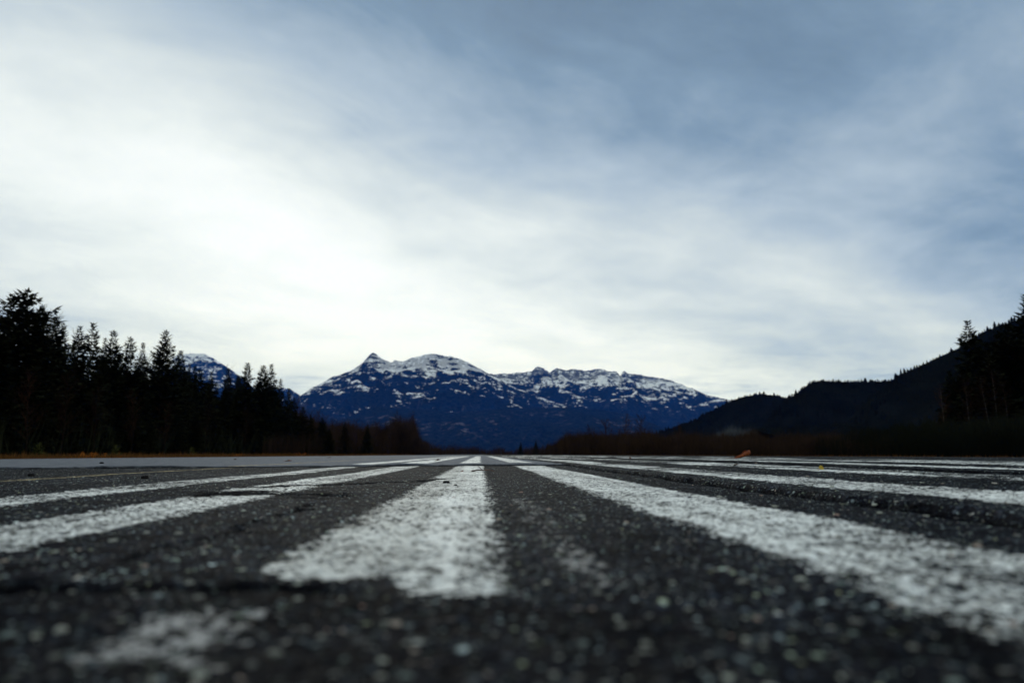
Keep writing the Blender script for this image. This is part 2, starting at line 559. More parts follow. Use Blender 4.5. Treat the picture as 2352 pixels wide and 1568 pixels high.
def build_haze():
    x0, x1, y0, y1, z0, z1 = HB
    v = [(x, y, z) for x in (x0, x1) for y in (y0, y1) for z in (z0, z1)]
    f = [(0, 1, 3, 2), (4, 6, 7, 5), (0, 4, 5, 1), (2, 3, 7, 6), (0, 2, 6, 4), (1, 5, 7, 3)]
    me = new_mesh('haze', v, f)
    m = bpy.data.materials.new('haze_air')
    m.use_nodes = True
    k = N(m.node_tree)
    out = k.n('ShaderNodeOutputMaterial')
    pv = k.n('ShaderNodeVolumePrincipled')
    pv.inputs['Color'].default_value = (0.03, 0.215, 1.0, 1)
    pv.inputs['Absorption Color'].default_value = (1, 1, 1, 1)
    pv.inputs['Density'].default_value = 2.5e-5
    pv.inputs['Anisotropy'].default_value = 0.0
    m.node_tree.links.new(pv.outputs[0], out.inputs['Volume'])
    o = add('haze', me, m)
    tag(o, 'thin blue air between the runway and the mountains', None, None, 'stuff')


build_haze()

# ------------------------------------------------------------------ runway surface
Y_NEAR_CRACK = 0.50


def trans_y(x):
    return 5.72 + 0.33 * np.clip(x, -6, 3) + (vnoise(x * 1.3, 0 * x + 2.2, 71) - 0.5) * 0.10


def surf(x, y, fine=True):
    """height of the paving and its tar (joint filler, open cracks) amount"""
    x = np.asarray(x, dtype=np.float64); y = np.asarray(y, dtype=np.float64)
    z = (fbm(x * 1.1 + 3, y * 1.1, 3, 21) - 0.5) * 0.0075
    z = z + (fbm(x * 6, y * 6, 3, 33) - 0.5) * 0.0040
    rag = (fbm(x * 14, y * 14, 3, 41) - 0.5)
    rag2 = (vnoise(x * 90, y * 90, 45) - 0.5)
    tar = np.zeros_like(z)
    # transverse joint: the lift beyond stands proud
    sT = y - trans_y(x) + rag * 0.16 + (vnoise(x * 9, 0 * x, 79) - 0.5) * 0.16
    B = sstep(sT, 0.0, 0.03) * (0.0135 + 0.012 * (vnoise(x * 3.1, 0 * x + 4, 80) - 0.5))
    # longitudinal joint: the lane to the right stands proud and rises
    sL = x - 0.755 + rag * 0.06 + rag2 * 0.005 + (vnoise(y * 0.9, 0 * y, 77) - 0.5) * 0.03
    C = sstep(sL, 0.0, 0.014) * 0.0115
    C = C + np.clip(x - 0.755, 0, 0.62) * 0.046 + np.clip(x - 1.375, 0, 1.6) * 0.006
    C = C + (fbm(x * 1.7 + 9, y * 0.55, 3, 87) - 0.5) * 0.016 * sstep(x, 0.80, 1.15)
    z = z + np.maximum(B, C)
    g = np.exp(-((sL + 0.014) / 0.013) ** 2)
    z = z - 0.014 * g
    tar = np.maximum(tar, sstep(sL, -0.044, -0.024) * (1 - sstep(sL, -0.004, 0.010)))
    onA = x < 0.78
    g = np.exp(-((sT + 0.02) / 0.022) ** 2) * onA
    z = z - 0.010 * g
    tar = np.maximum(tar, sstep(sT, -0.10, -0.04) * (1 - sstep(sT, 0.0, 0.03)) * onA)
    # second longitudinal joint, open and ragged
    s2 = x - 1.60 + rag * 0.16 + (vnoise(y * 0.5, 0 * y + 5, 78) - 0.5) * 0.25
    z = z + sstep(s2, 0.0, 0.02) * 0.006 - 0.010 * np.exp(-((s2 + 0.012) / 0.014) ** 2)
    tar = np.maximum(tar, np.exp(-((s2) / 0.03) ** 2))
    # crack across the foreground, left part open
    s3 = y - (0.515 - 0.10 * x) + rag * 0.10 + rag2 * 0.006
    w3 = sstep(x, -0.06, -0.16) * sstep(x, -1.6, -1.2)
    z = z - 0.012 * np.exp(-(s3 / 0.015) ** 2) * w3
    tar = np.maximum(tar, np.minimum(1, 1.3 * np.exp(-(s3 / 0.022) ** 2)) * w3)
    # the foreground lies a little lower than the lift behind that crack
    z = z - 0.006 * (1 - sstep(y - 0.1 * x, 0.40, 0.53))
    front = 1 - sstep(s3 - 0.01 + 0.03 * sstep(x, -0.02, 0.10), -0.035, 0.0)
    vignette_sheen = front * (0.55 + 0.5 * (fbm(x * 9, y * 9, 3, 91) - 0.5)) - 1.0 * sstep(sT, 0.0, 0.05) * (x < 0.75)  # painted tones: lens falloff darkens the front, grazing sheen pales the far lift
    # thin crack along the lane
    s4 = x + 0.335 + rag * 0.09 + rag2 * 0.004
    w4 = sstep(y, 0.62, 0.72) * (1 - sstep(y, 1.35, 1.6))
    z = z - 0.008 * np.exp(-(s4 / 0.006) ** 2) * w4
    tar = np.maximum(tar, 0.9 * np.exp(-(s4 / 0.008) ** 2) * w4)
    # skewed crack with a raised lip
    s5 = y - (2.72 + 1.35 * (x + 0.15)) + rag * 0.20
    w5 = 0.8 * sstep(x, -0.80, -0.60) * (1 - sstep(x, -0.16, -0.08))
    z = z + (0.003 * sstep(s5, 0.0, 0.03) * np.exp(-np.maximum(s5, 0) / 0.5) - 0.008 * np.exp(-((s5 + 0.02) / 0.02) ** 2)) * w5
    tar = np.maximum(tar, 0.9 * np.exp(-(s5 / 0.03) ** 2) * w5)
    # short ragged crack where the stripe left of the middle is broken
    s6 = y - (1.78 - 0.25 * (x + 0.5)) + rag * 0.30
    w6 = sstep(x, -0.82, -0.66) * (1 - sstep(x, -0.36, -0.26))
    z = z + (0.0025 * sstep(s6, 0.0, 0.03) * np.exp(-np.maximum(s6, 0) / 0.4) - 0.006 * np.exp(-((s6 + 0.03) / 0.03) ** 2)) * w6
    tar = np.maximum(tar, np.exp(-((s6 + 0.05) / 0.07) ** 2) * w6)
    # long fall away along the strip and to the sides
    z = z - 0.0011 * np.clip(y - 9, 0, 400) - 0.004 * np.clip(np.abs(x + 0.5) - 5, 0, 20)
    if fine:
        fade = 1 - sstep(y, 4.0, 9.0)
        d, rid = worley(x + rag * 0.004, y, 0.0062, 3)
        z = z + (np.sqrt(np.clip(1 - (d / 0.75) ** 2, 0, 1)) * (0.4 + 0.9 * rid) * 0.0019) * fade
        z = z + (vnoise(x * 60, y * 60, 55) - 0.5) * 0.0022 * fade
    return z, tar, vignette_sheen


def axis_y():
    ys = [-1.5, -1.0, -0.6, -0.35, -0.2, -0.1, 0.0, 0.08, 0.15, 0.2, 0.24]
    y = 0.26
    while y < 4.0:
        ys.append(y); y += max(0.0018, 0.0058 * y)
    while y < 6.6:
        ys.append(y); y += 0.019
    while y < 60:
        ys.append(y); y += 0.0185 * y * 0.8
    while y < 420:
        ys.append(y); y += 0.07 * y
    ys.append(420.0)
    return np.array(ys)


def axis_x():
    pos = []
    x = 0.0
    while x < 13.0:
        pos.append(x)
        st = 0.0026 if x < 0.32 else max(0.0026, 0.0155 * (x - 0.15))
        if 0.70 < x < 0.80:
            st = min(st, 0.0045)
        x += st
    neg = []
    x = -0.0026
    while x > -10.5:
        neg.append(x)
        st = 0.0026 if x > -0.32 else max(0.0026, 0.0155 * (-x - 0.15))
        x -= st
    neg.append(-10.5)
    pos.append(13.0)
    return np.array(neg[::-1] + pos)


GX, GY = axis_x(), axis_y()
XX, YY = np.meshgrid(GX, GY)
ZZ, TAR, VIGNETTE_SHEEN = surf(XX, YY)
runway_me = new_mesh('runway', np.stack([XX, YY, ZZ], -1).reshape(-1, 3), grid_faces(len(GY), len(GX)), smooth=True)
attr(runway_me, 'tar', TAR)
attr(runway_me, 'vignette_sheen', VIGNETTE_SHEEN)
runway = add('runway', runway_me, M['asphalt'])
tag(runway, 'weathered grey asphalt runway with cracked joints and worn white stripes', None, None, 'structure')


def stripe(x0, x1, y0, y1, wear, label=None, mat='paint', name='painted_stripe', clip=None, skew=0.0, lift=0.0):
    """a painted bar lying on the paving, following its relief; wear may be a function of x, y"""
    ci = np.where((GX >= x0 - 0.03) & (GX <= x1 + 0.03))[0]
    ri = np.where((GY >= y0 - 0.02) & (GY <= y1 + max(0.02, 0.03 * y1)))[0]
    x, y = XX[np.ix_(ri, ci)], YY[np.ix_(ri, ci)]
    z = ZZ[np.ix_(ri, ci)] + 0.0010 + lift + 0.0030 * sstep(y, 5, 25)
    # where the columns are wide, sit the edge columns on the edge
    ex = np.minimum(x - x0 - skew * y, x1 + skew * y * 0 - x)
    ey = np.minimum(y - y0, y1 - y)
    edge = np.minimum(ex, ey + (vnoise(x * 40, y * 40, 13) - 0.5) * 0.03)
    if clip is not None:
        edge = np.minimum(edge, clip(x, y))
    me = new_mesh('painted_stripe', np.stack([x, y, z], -1).reshape(-1, 3), grid_faces(len(ri), len(ci)), smooth=True)
    attr(me, 'edge', edge)
    attr(me, 'tar', TAR[np.ix_(ri, ci)])
    attr(me, 'wear', wear(x, y) if callable(wear) else np.full(x.shape, wear))
    o = add(name, me, M[mat], runway)
    if label:
        o['label'] = label
    return o


def before_joint(x, y):
    return trans_y(x) - 0.03 - y


def after_joint(x, y):
    return y - trans_y(x) - 0.03


def left_of_new(x, y):
    bl = np.interp(y, [0.4, 0.5, 1.33, 3.7, 6], [-0.082, -0.086, -0.125, -0.157, -0.17])
    return np.minimum(x - bl, before_joint(x, y))


stripe(-0.215, -0.02, 0.55, 6.3, 0.33, 'faded grey paint along the left side of the middle stripe', 'old_paint', 'old_stripe', clip=lambda x, y: np.minimum(before_joint(x, y), y - 0.497 + (x + 0.09) * 0.95))
stripe(-0.21, 0.044, 0.480, 6.3, lambda x, y: 0.29 + 0.08 * (1 - sstep(y, 0.5, 1.2)) + 0.16 * (1 - sstep(left_of_new(x, y), 0.0, 0.06)), 'brightest white stripe, in the middle', clip=left_of_new, lift=0.0006)
stripe(-0.235, -0.110, 0.345, 0.505, 0.46, 'faint grey remnant of paint at the near left', 'faint_paint', 'paint_remnant')
stripe(0.04, 0.14, 0.50, 1.6, 0.66, 'scattered specks of old paint right of the middle stripe', 'faint_paint', 'paint_remnant')
stripe(0.255, 0.55, 0.25, 6.6, lambda x, y: 0.32 + 0.18 * (1 - sstep(y, 0.4, 1.2)), 'white stripe left of the long dark joint', clip=before_joint)
stripe(-0.70, -0.455, 0.30, 5.8, 0.42, 'white stripe broken by a skewed crack, left of the middle', clip=before_joint)
stripe(-1.12, -0.89, 0.5, 5.8, 0.44, 'thin looking white stripe next to the yellow line', clip=before_joint)
stripe(-1.87, -1.72, 0.6, 30, 0.56, 'faded yellow line at the left', mat='yellow', name='yellow_line')
for a0, a1 in ((-1.14, -0.88), (-0.71, -0.44), (-0.215, 0.028), (0.25, 0.545)):
    stripe(a0, a1, 4.6, 30, 0.28, None, clip=after_joint)
stripe(0.83, 1.045, 0.5, 30, lambda x, y: 0.36 + 0.2 * (vnoise(y * 2.2, x * 3, 19) > 0.62))
stripe(1.20, 1.46, 0.8, 30, lambda x, y: 0.34 + 0.3 * (vnoise(y * 1.2, x * 2, 29) > 0.6))
stripe(1.72, 1.99, 1.0, 30, 0.36)
stripe(2.25, 2.55, 1.5, 30, 0.4)
stripe(2.85, 3.15, 2.0, 30, 0.42)
del XX, YY, TAR

# ------------------------------------------------------------------ ground round the runway
gx = np.array([-8900, -3000, -1000, -300, -120, -60, -30, -18, -13, -10.4, 12.9, 16, 22, 40, 80, 160, 400, 1200, 3500, 8900.0])
gy = np.array([-390, -100, -30, 0, 20, 40, 80, 130, 200, 300, 430, 700, 1200, 2500, 5000, 9000, 13400.0])
a, b = np.meshgrid(gx, gy)
gz = -0.32 - 0.0011 * np.clip(b - 9, 0, 400) - 0.05 * (np.abs(a) > 20)
gz = np.where((a >= -10.5) & (a <= 13) & (b < 430), gz - 0.15, gz)
ground = add('ground', new_mesh('ground', np.stack([a, b, gz], -1).reshape(-1, 3), grid_faces(len(gy), len(gx))), M['ground'])
tag(ground, 'flat brown valley floor round the runway', None, None, 'structure')


def blades(n, xr, yr, h, seed, z0=-0.34, w=0.02, lean=0.35, clump=None):
    """thin upright three-sided stems as one mesh"""
    g = np.random.default_rng(seed)
    x = g.uniform(*xr, n) if not callable(xr) else xr(g, n)
    y = g.uniform(*yr, n) if not callable(yr) else yr(g, n)
    hh = h[0] + (h[1] - h[0]) * g.random(n) ** 1.4
    if clump is not None:
        hh = hh * clump(x, y)
    ang = g.uniform(0, 2 * math.pi, n)
    ln = g.uniform(0, lean, n) * hh
    tx, ty = x + np.cos(ang) * ln, y + np.sin(ang) * ln
    a2 = g.uniform(0, 2 * math.pi, n)
    ww = w * g.uniform(0.6, 1.5, n)
    V = np.zeros((n, 4, 3))
    for i in range(3):
        V[:, i, 0] = x + np.cos(a2 + i * 2.094) * ww
        V[:, i, 1] = y + np.sin(a2 + i * 2.094) * ww
        V[:, i, 2] = z0
    V[:, 3, 0], V[:, 3, 1], V[:, 3, 2] = tx, ty, z0 + hh
    base = np.arange(n)[:, None] * 4
    F = np.concatenate([base + np.array([[0, 1, 3]]), base + np.array([[1, 2, 3]]), base + np.array([[2, 0, 3]])])
    return V.reshape(-1, 3), F


v, f = blades(26000, (-46, -10.6), (6, 120), (0.22, 0.62), 5, w=0.03, clump=lambda x, y: 0.5 + 0.7 * fbm(x * 0.3, y * 0.15, 3, 61))
g1 = add('dry_grass', new_mesh('dry_grass', v, f), M['grass'])
tag(g1, 'rusty dry grass along the left edge of the runway', None, None, 'stuff')
v, f = blades(9000, (13.1, 34), (6, 90), (0.2, 0.5), 6, w=0.03, clump=lambda x, y: 0.5 + 0.6 * fbm(x * 0.3, y * 0.15, 3, 62))
g2 = add('dry_grass', new_mesh('dry_grass', v, f), M['grass'])
tag(g2, 'rusty dry grass along the right edge of the runway', None, None, 'stuff')

# ------------------------------------------------------------------ mountains and hills
def profile(points, dist, n, pad):
    xs, zs = [], []
    for px, py in points:
        d = ray(px, py)
        xs.append(d[0] / d[1] * dist)
        zs.append(d[2] / d[1] * dist)
    x = np.linspace(xs[0] - pad, xs[-1] + pad, n)
    return x, np.interp(x, [xs[0] - pad] + xs + [xs[-1] + pad], [zs[0] * 0.8] + zs + [zs[-1] * 0.8])


def massif(name, points, dist, depth, mat, n=360, nv=110, seed=1, rough=1.0, pad=600, label=None, jag=12.0, warp=250.0, back=0.6, power=0.9, shelf=0.0):
    """a ridge with a front and a back slope: its crest follows the skyline, gullies and spurs run down it"""
    x, zr = profile(points, dist, n, pad)
    vv = np.concatenate([np.linspace(0, 1, nv) ** 0.85, 1 + np.linspace(0.06, 1, 14)])
    X, V = np.meshgrid(x, vv)
    front = np.clip(V, 0, 1)
    spur = (fbm(X / 900, V * 1.1, 4, seed + 3) - 0.5)
    Xw = X + spur * warp * 2 * (1 - front) ** 0.7 * 1.6
    Z = np.interp(Xw, x, zr)
    rid = fbm(Xw / (520 * rough), V * 1.5 + seed, 6, seed + 11, 0.52, ridged=True)
    body = front ** power
    if shelf:
        st = V * 5 + (fbm(X / 700, V * 2, 4, seed + 51) - 0.5) * 3.2
        body = body + shelf * np.sin(2 * math.pi * st) * 0.16 * front * (1 - front) * 2
    Z = Z * body * (1 - 0.55 * (1 - rid) * (1 - front ** 2.0))
    Z = Z + (fbm(X / 60, V * 22, 4, seed + 31) - 0.5) * jag * (0.3 + 0.7 * front)
    bk = np.clip(V - 1, 0, 1)
    Z = Z * (1 - bk ** 1.2)
    Y = dist - depth * (1 - front) + bk * depth * back + (fbm(X / 500, V * 2, 4, seed + 41) - 0.5) * depth * 0.16 * (1 - front) * 2
    Z = np.maximum(Z, 0) - 3.0
    me = new_mesh(name, np.stack([X, Y, Z], -1).reshape(-1, 3), grid_faces(len(vv), n), smooth=True)
    o = add(name, me, mat)
    tag(o, label, None, None, 'structure')
    return o, (X, Y, Z)


P_M1 = [(560, 985), (640, 945), (690, 909), (720, 888), (760, 867), (800, 852), (826, 838), (840, 824), (850, 814), (857, 809), (866, 814), (878, 824), (890, 829), (900, 832), (907, 824), (913, 829), (925, 829), (950, 819), (980, 813), (1000, 811), (1020, 815), (1050, 821), (1080, 834), (1110, 850), (1140, 867), (1180, 888), (1250, 915), (1340, 945), (1440, 975), (1560, 1010)]
P_M2 = [(980, 900), (1080, 870), (1120, 859), (1150, 857), (1200, 855), (1222, 851), (1231, 843), (1240, 840), (1250, 845), (1258, 858), (1267, 851), (1277, 845), (1300, 849), (1320, 845), (1345, 850), (1370, 846), (1400, 851), (1416, 852), (1424, 863), (1432, 851), (1446, 857), (1480, 862), (1540, 872), (1580, 888), (1620, 904), (1660, 914), (1720, 932), (1800, 960), (1900, 1000)]
P_M3 = [(250, 940), (330, 905), (380, 850), (405, 815), (440, 810), (470, 812), (490, 822), (530, 848), (560, 870), (600, 905), (640, 950)]
P_M4 = [(600, 915), (630, 895), (650, 889), (668, 893), (690, 908), (720, 940), (760, 990)]
P_M0 = [(700, 1000), (780, 965), (840, 938), (880, 931), (960, 938), (1040, 946), (1120, 940), (1200, 936), (1280, 934), (1380, 938), (1440, 950), (1490, 970), (1560, 995), (1640, 1010)]

m1 = mat_mountain('snowy_forest_front', 290, 1060, 0.95, 0.35, (250, 600), crest=0.45)
m2 = mat_mountain('snowy_forest_rear', 400, 1110, 0.95, 0.3, (300, 700), crest=0.9)
m3 = mat_mountain('snowy_forest_left', 600, 1500, 0.8, 0.0)
m0 = mat_mountain('granite_and_forest', 2000, 3000, 0.0, 0.8, (60, 420))
massif('mountain', P_M2, 9600, 3300, m2, seed=23, rough=1.2, pad=500, label='snow streaked plateau mountain on the right, with a small rock knob on its crest', jag=30, shelf=1.0)
massif('mountain', P_M1, 8000, 2400, m1, seed=5, pad=500, label='snow dusted blue mountain with a pyramid peak and a round dome', jag=24, shelf=1.0)
massif('mountain', P_M3, 10500, 2600, m3, n=200, nv=70, seed=41, label='snow patched mountain rising behind the left forest', jag=16)
massif('mountain', P_M4, 11200, 1500, m3, n=120, nv=50, seed=47, pad=300, label='small far blue peak right of the left forest', jag=8)
massif('foothill', P_M0, 6000, 1500, m0, n=300, nv=90, seed=57, pad=400, label='low blue granite foothill below the snowy mountains', jag=12, power=0.55)

P_HA = [(1960, 960), (2000, 905), (2045, 862), (2080, 845), (2150, 810), (2200, 787), (2260, 748), (2300, 736), (2330, 726), (2352, 712), (2500, 640), (2750, 560), (3000, 560)]
P_HB = [(1740, 985), (1780, 945), (1800, 920), (1830, 893), (1855, 874), (1880, 866), (1920, 867), (1960, 868), (2000, 868), (2045, 866), (2120, 862), (2220, 850), (2400, 850)]
P_HC = [(1480, 1005), (1530, 982), (1600, 957), (1640, 935), (1670, 919), (1700, 907), (1740, 899), (1780, 901), (1800, 908), (1840, 925), (1900, 950), (2000, 960)]


def trees_on(name, grid, n, hr, seed, label, mat):
    """a far wood: small three-tiered conifers standing on a hill, one mass"""
    X, Y, Z = grid
    g = np.random.default_rng(seed)
    nr, nc = X.shape
    # crest rows get their share so that the skyline is ragged
    r_ = np.where(g.random(n) < 0.25, g.uniform(nr - 20, nr - 13, n), g.uniform(2, nr - 14, n))
    c_ = g.uniform(0, nc - 1.01, n)
    i, j = r_.astype(int), c_.astype(int)
    fr, fc = r_ - i, c_ - j

    def S(A):
        return (A[i, j] * (1 - fr) + A[np.minimum(i + 1, nr - 1), j] * fr) * (1 - fc) + (A[i, j + 1] * (1 - fr) + A[np.minimum(i + 1, nr - 1), j + 1] * fr) * fc
    x, y, z = S(X), S(Y), S(Z)
    h = hr[0] + (hr[1] - hr[0]) * g.random(n) ** 3 * (0.25 + 1.2 * vnoise(x / 9, y / 40, seed + 3) ** 2)
    w = h * g.uniform(0.22, 0.50, n)
    a = g.uniform(0, 6.28, n)
    vs, fs = [], []
    base = 0
    for zb, zt, sc_ in ((-0.15, 0.62, 1.0), (0.35, 1.0, 0.62)):
        V = np.zeros((n, 5, 3))
        for kk in range(4):
            V[:, kk, 0] = x + np.cos(a + kk * 1.571) * w * sc_
            V[:, kk, 1] = y + np.sin(a + kk * 1.571) * w * sc_
            V[:, kk, 2] = z + h * zb
        V[:, 4, 0], V[:, 4, 1], V[:, 4, 2] = x, y, z + h * zt
        b0 = base + np.arange(n)[:, None] * 5
        for kk in range(4):
            fs.append(b0 + np.array([[kk, (kk + 1) % 4, 4]]))
        vs.append(V.reshape(-1, 3))
        base += n * 5
    o = add(name, new_mesh(name, np.concatenate(vs), np.concatenate(fs)), mat)
    tag(o, label, None, None, 'stuff')


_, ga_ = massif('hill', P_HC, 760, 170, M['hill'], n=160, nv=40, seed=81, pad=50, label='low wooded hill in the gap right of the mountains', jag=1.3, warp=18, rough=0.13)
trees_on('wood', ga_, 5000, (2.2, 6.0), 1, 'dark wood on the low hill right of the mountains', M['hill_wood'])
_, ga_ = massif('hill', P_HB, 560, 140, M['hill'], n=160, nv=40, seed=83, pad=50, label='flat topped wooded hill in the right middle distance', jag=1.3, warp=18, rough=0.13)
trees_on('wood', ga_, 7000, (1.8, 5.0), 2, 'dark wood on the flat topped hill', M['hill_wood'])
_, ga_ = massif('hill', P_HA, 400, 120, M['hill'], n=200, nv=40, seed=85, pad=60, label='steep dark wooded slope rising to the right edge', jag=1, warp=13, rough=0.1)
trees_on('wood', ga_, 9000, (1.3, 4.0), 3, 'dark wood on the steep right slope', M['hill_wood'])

# ------------------------------------------------------------------ trees
def frame_of(d):
    d = Vector(d).normalized()
    s = d.cross(Vector((0, 0, 1)))
    if s.length < 1e-3:
        s = Vector((1, 0, 0))
    s.normalize()
    return d, s, s.cross(d)


class Soup:
    def __init__(self):
        self.v, self.f = [], []

    def tube(self, a, b, ra, rb, n=3):
        a, b = Vector(a), Vector(b)
        d, s, u = frame_of(b - a)
        i0 = len(self.v)
        for p, r_ in ((a, ra), (b, rb)):
            for q in range(n):
                t = q * 2 * math.pi / n
                self.v.append(p + s * (math.cos(t) * r_) + u * (math.sin(t) * r_))
        for q in range(n):
            self.f.append((i0 + q, i0 + (q + 1) % n, i0 + n + (q + 1) % n, i0 + n + q))

    def leaf(self, p, d, side, ln, w):
        """a flat spray of needles, a long rhombus"""
        i0 = len(self.v)
        self.v += [p, p + d * ln * 0.45 + side * w, p + d * ln, p + d * ln * 0.45 - side * w]
        self.f.append((i0, i0 + 1, i0 + 2, i0 + 3))

    def mesh(self, name, smooth=False):
        return new_mesh(name, np.array([tuple(q) for q in self.v]), np.array(self.f), smooth)


def conifer_meshes(seed, H=16.0, Rb=2.6, whorls=40, droop=0.25, bare=0.02, sparse=1.0, ragged=0.3, tops=1, power=0.75, fat=1.0):
    rd = random.Random(seed)
    tr, cr = Soup(), Soup()
    lean = (rd.uniform(-.015, .015), rd.uniform(-.015, .015))
    ax = lambda z: Vector((lean[0] * z, lean[1] * z, z))
    for i in range(6):
        z0, z1 = H * i / 6, H * (i + 1) / 6
        tr.tube(ax(z0), ax(z1), 0.24 * (1 - i / 6.2) * H / 16, 0.24 * (1 - (i + 1) / 6.2) * H / 16, 6)
    axes = [(ax, bare * H, H, 1.0)]
    if tops > 1:
        for q in range(tops - 1):
            ox, oy = rd.uniform(0.9, 1.5) * (1 if q % 2 == 0 else -1), rd.uniform(-.6, .6)
            axes.append((lambda z, ox=ox, oy=oy: ax(z) + Vector((ox, oy, 0)) * min(1, max(0, (z / H - 0.5) * 3)), 0.60 * H, (0.985, 0.9, 0.93)[q] * H, 0.7))
    for axf, zlo, zhi, rs in axes:
        nwh = int(whorls * (zhi - zlo) / H)
        gap = 1.0
        for wv in range(nwh):
            t = wv / (nwh - 1)
            z = zlo + (zhi - zlo) * (0.985 * t ** 0.95)
            rem = 1 - (z - zlo) / (zhi - zlo)
            if rd.random() < 0.35:
                gap = rd.uniform(1 - ragged, 1.0 + ragged * 0.5)
            L0 = (Rb * rem ** power * rs + 0.20) * gap
            nb = max(3, int(round(rd.choice((6, 7, 7, 8)) * sparse)))
            a0 = rd.uniform(0, 6.28)
            for bi in range(nb):
                a_ = a0 + bi * 6.283 / nb + rd.uniform(-.4, .4)
                L = L0 * rd.uniform(0.6, 1.2)
                up = -droop * (1 - t) + 0.55 * t ** 2 + rd.uniform(-.15, .15)
                d = Vector((math.cos(a_), math.sin(a_), up)).normalized()
                p0 = axf(z)
                side0 = Vector((-math.sin(a_), math.cos(a_), 0))
                steps = max(1, int(round(L / 0.42)))
                for s_ in range(steps):
                    tt = (s_ + 0.45) / steps
                    p = p0 + d * (L * tt) + Vector((0, 0, -0.12 * L * tt * tt + 0.20 * L * max(0, tt - .6)))
                    sl = (0.24 * L * (1 - tt) + 0.36 * min(1, 0.2 + 0.7 * L)) * rd.uniform(0.7, 1.2)
                    for sg in (-1, 1):
                        dd = (d * 0.8 + side0 * sg * rd.uniform(.45, .95) + Vector((0, 0, rd.uniform(-.4, .10)))).normalized()
                        sd = dd.cross(Vector((rd.uniform(-.9, .9), rd.uniform(-.9, .9), 1))).normalized()
                        cr.leaf(p, dd, sd, sl, (0.16 + 0.13 * rd.random()) * fat * min(1, .45 + L * .5))
                p = p0 + d * (L * 0.55)
                cr.leaf(p, (d + Vector((0, 0, .10))).normalized(), (side0 + Vector((0, 0, rd.uniform(-.8, .8)))).normalized(), 0.3 + 0.5 * L, 0.13 * fat * min(1, .4 + L * .5))
        for q in range(3):
            cr.leaf(axf(zhi - 0.9), Vector((0, 0, 1)), Vector((math.cos(q * 2.1), math.sin(q * 2.1), 0)), 1.1, 0.07)
    return tr.mesh('trunk'), cr.mesh('crown')


def bare_meshes(seed, H=11.0, r0=0.10, stems=1, width=0.30, base=0.22, side=26, fine=7, up=0.75, thick=1.0):
    """leafless tree: leaders with rising side branches and thin twigs"""
    rd = random.Random(seed)
    tr, cr = Soup(), Soup()
    for st in range(stems):
        off = Vector((rd.uniform(-.8, .8), rd.uniform(-.8, .8), 0)) * (0 if stems == 1 else 1)
        hh = H * (1.0 if st == 0 else rd.uniform(.72, .98))
        p, d = off, Vector((rd.uniform(-.03, .03), rd.uniform(-.03, .03), 1))
        pts = [p]
        for i in range(8):
            d = (d + Vector((rd.uniform(-.05, .05), rd.uniform(-.05, .05), 0.12))).normalized()
            p = p + d * (hh / 8)
            pts.append(p)
        rr = lambda t: max(0.012, r0 * (1 - t) ** 0.9)
        for i in range(8):
            tr.tube(pts[i], pts[i + 1], rr(i / 8), rr((i + 1) / 8), 5)
        at = lambda t: pts[min(7, int(t * 8))].lerp(pts[min(7, int(t * 8)) + 1], t * 8 - min(7, int(t * 8)))
        for b in range(side):
            t = base + (0.97 - base) * (b + rd.random()) / side
            a_ = rd.uniform(0, 6.28)
            L = H * width * (1 - 0.75 * t) * rd.uniform(.6, 1.25) + 0.3
            q = at(t)
            dd = Vector((math.cos(a_), math.sin(a_), up * rd.uniform(.7, 1.6))).normalized()
            nb = 4
            bp = [q]
            for i in range(nb):
                dd = (dd + Vector((rd.uniform(-.16, .16), rd.uniform(-.16, .16), .14))).normalized()
                q = q + dd * L / nb
                bp.append(q)
                cr.tube(bp[i], bp[i + 1], (0.030 * (1 - i / nb) + 0.006) * thick, (0.030 * (1 - (i + 1) / nb) + 0.006) * thick, 3)
            for f_ in range(fine):
                i = rd.randrange(1, nb + 1)
                a2 = rd.uniform(0, 6.28)
                d2 = (dd * .9 + Vector((math.cos(a2), math.sin(a2), .35)) * .8).normalized()
                l2 = L * rd.uniform(.25, .5)
                e = bp[i] + d2 * l2
                cr.tube(bp[i], e, 0.012 * thick, 0.005 * thick, 3)
                d3 = (d2 + Vector((rd.uniform(-.7, .7), rd.uniform(-.7, .7), .3))).normalized()
                cr.tube(bp[i] + d2 * l2 * .5, bp[i] + d2 * l2 * .5 + d3 * l2 * .6, 0.009 * thick, 0.004 * thick, 3)
    return tr.mesh('trunk'), cr.mesh('twigs')


FIR = [conifer_meshes(100 + i, Rb=3.5 + 0.35 * (i % 3), whorls=52, droop=(0.15, 0.30, 0.05)[i % 3], ragged=0.22, power=(0.92, 1.0, 0.85)[i % 3], fat=1.15) for i in range(6)]
FIR_BIG = conifer_meshes(141, Rb=4.6, whorls=40, droop=-0.12, ragged=0.75, tops=3, power=0.68)
FIR_THIN = [conifer_meshes(150 + i, Rb=4.2, whorls=58, droop=0.0, sparse=0.9, ragged=0.35, power=1.0, fat=1.2) for i in range(2)]
FIR_DROOP = conifer_meshes(160, Rb=4.2, whorls=44, droop=0.32, ragged=0.10, power=0.95, fat=1.2)
BARE = [bare_meshes(200 + i) for i in range(3)]
BARE_OPEN = [bare_meshes(220 + i, side=20, width=0.42, fine=8, up=0.9, thick=2.2, r0=0.15) for i in range(2)]
BARE_TALL = [bare_meshes(210 + i, H=16, stems=6, r0=0.12, width=0.17, base=0.12, side=30, fine=9, up=1.3) for i in range(2)]
YOUNG = conifer_meshes(170, H=2.0, Rb=0.75, whorls=13, droop=0.0, bare=0.05, fat=0.5)


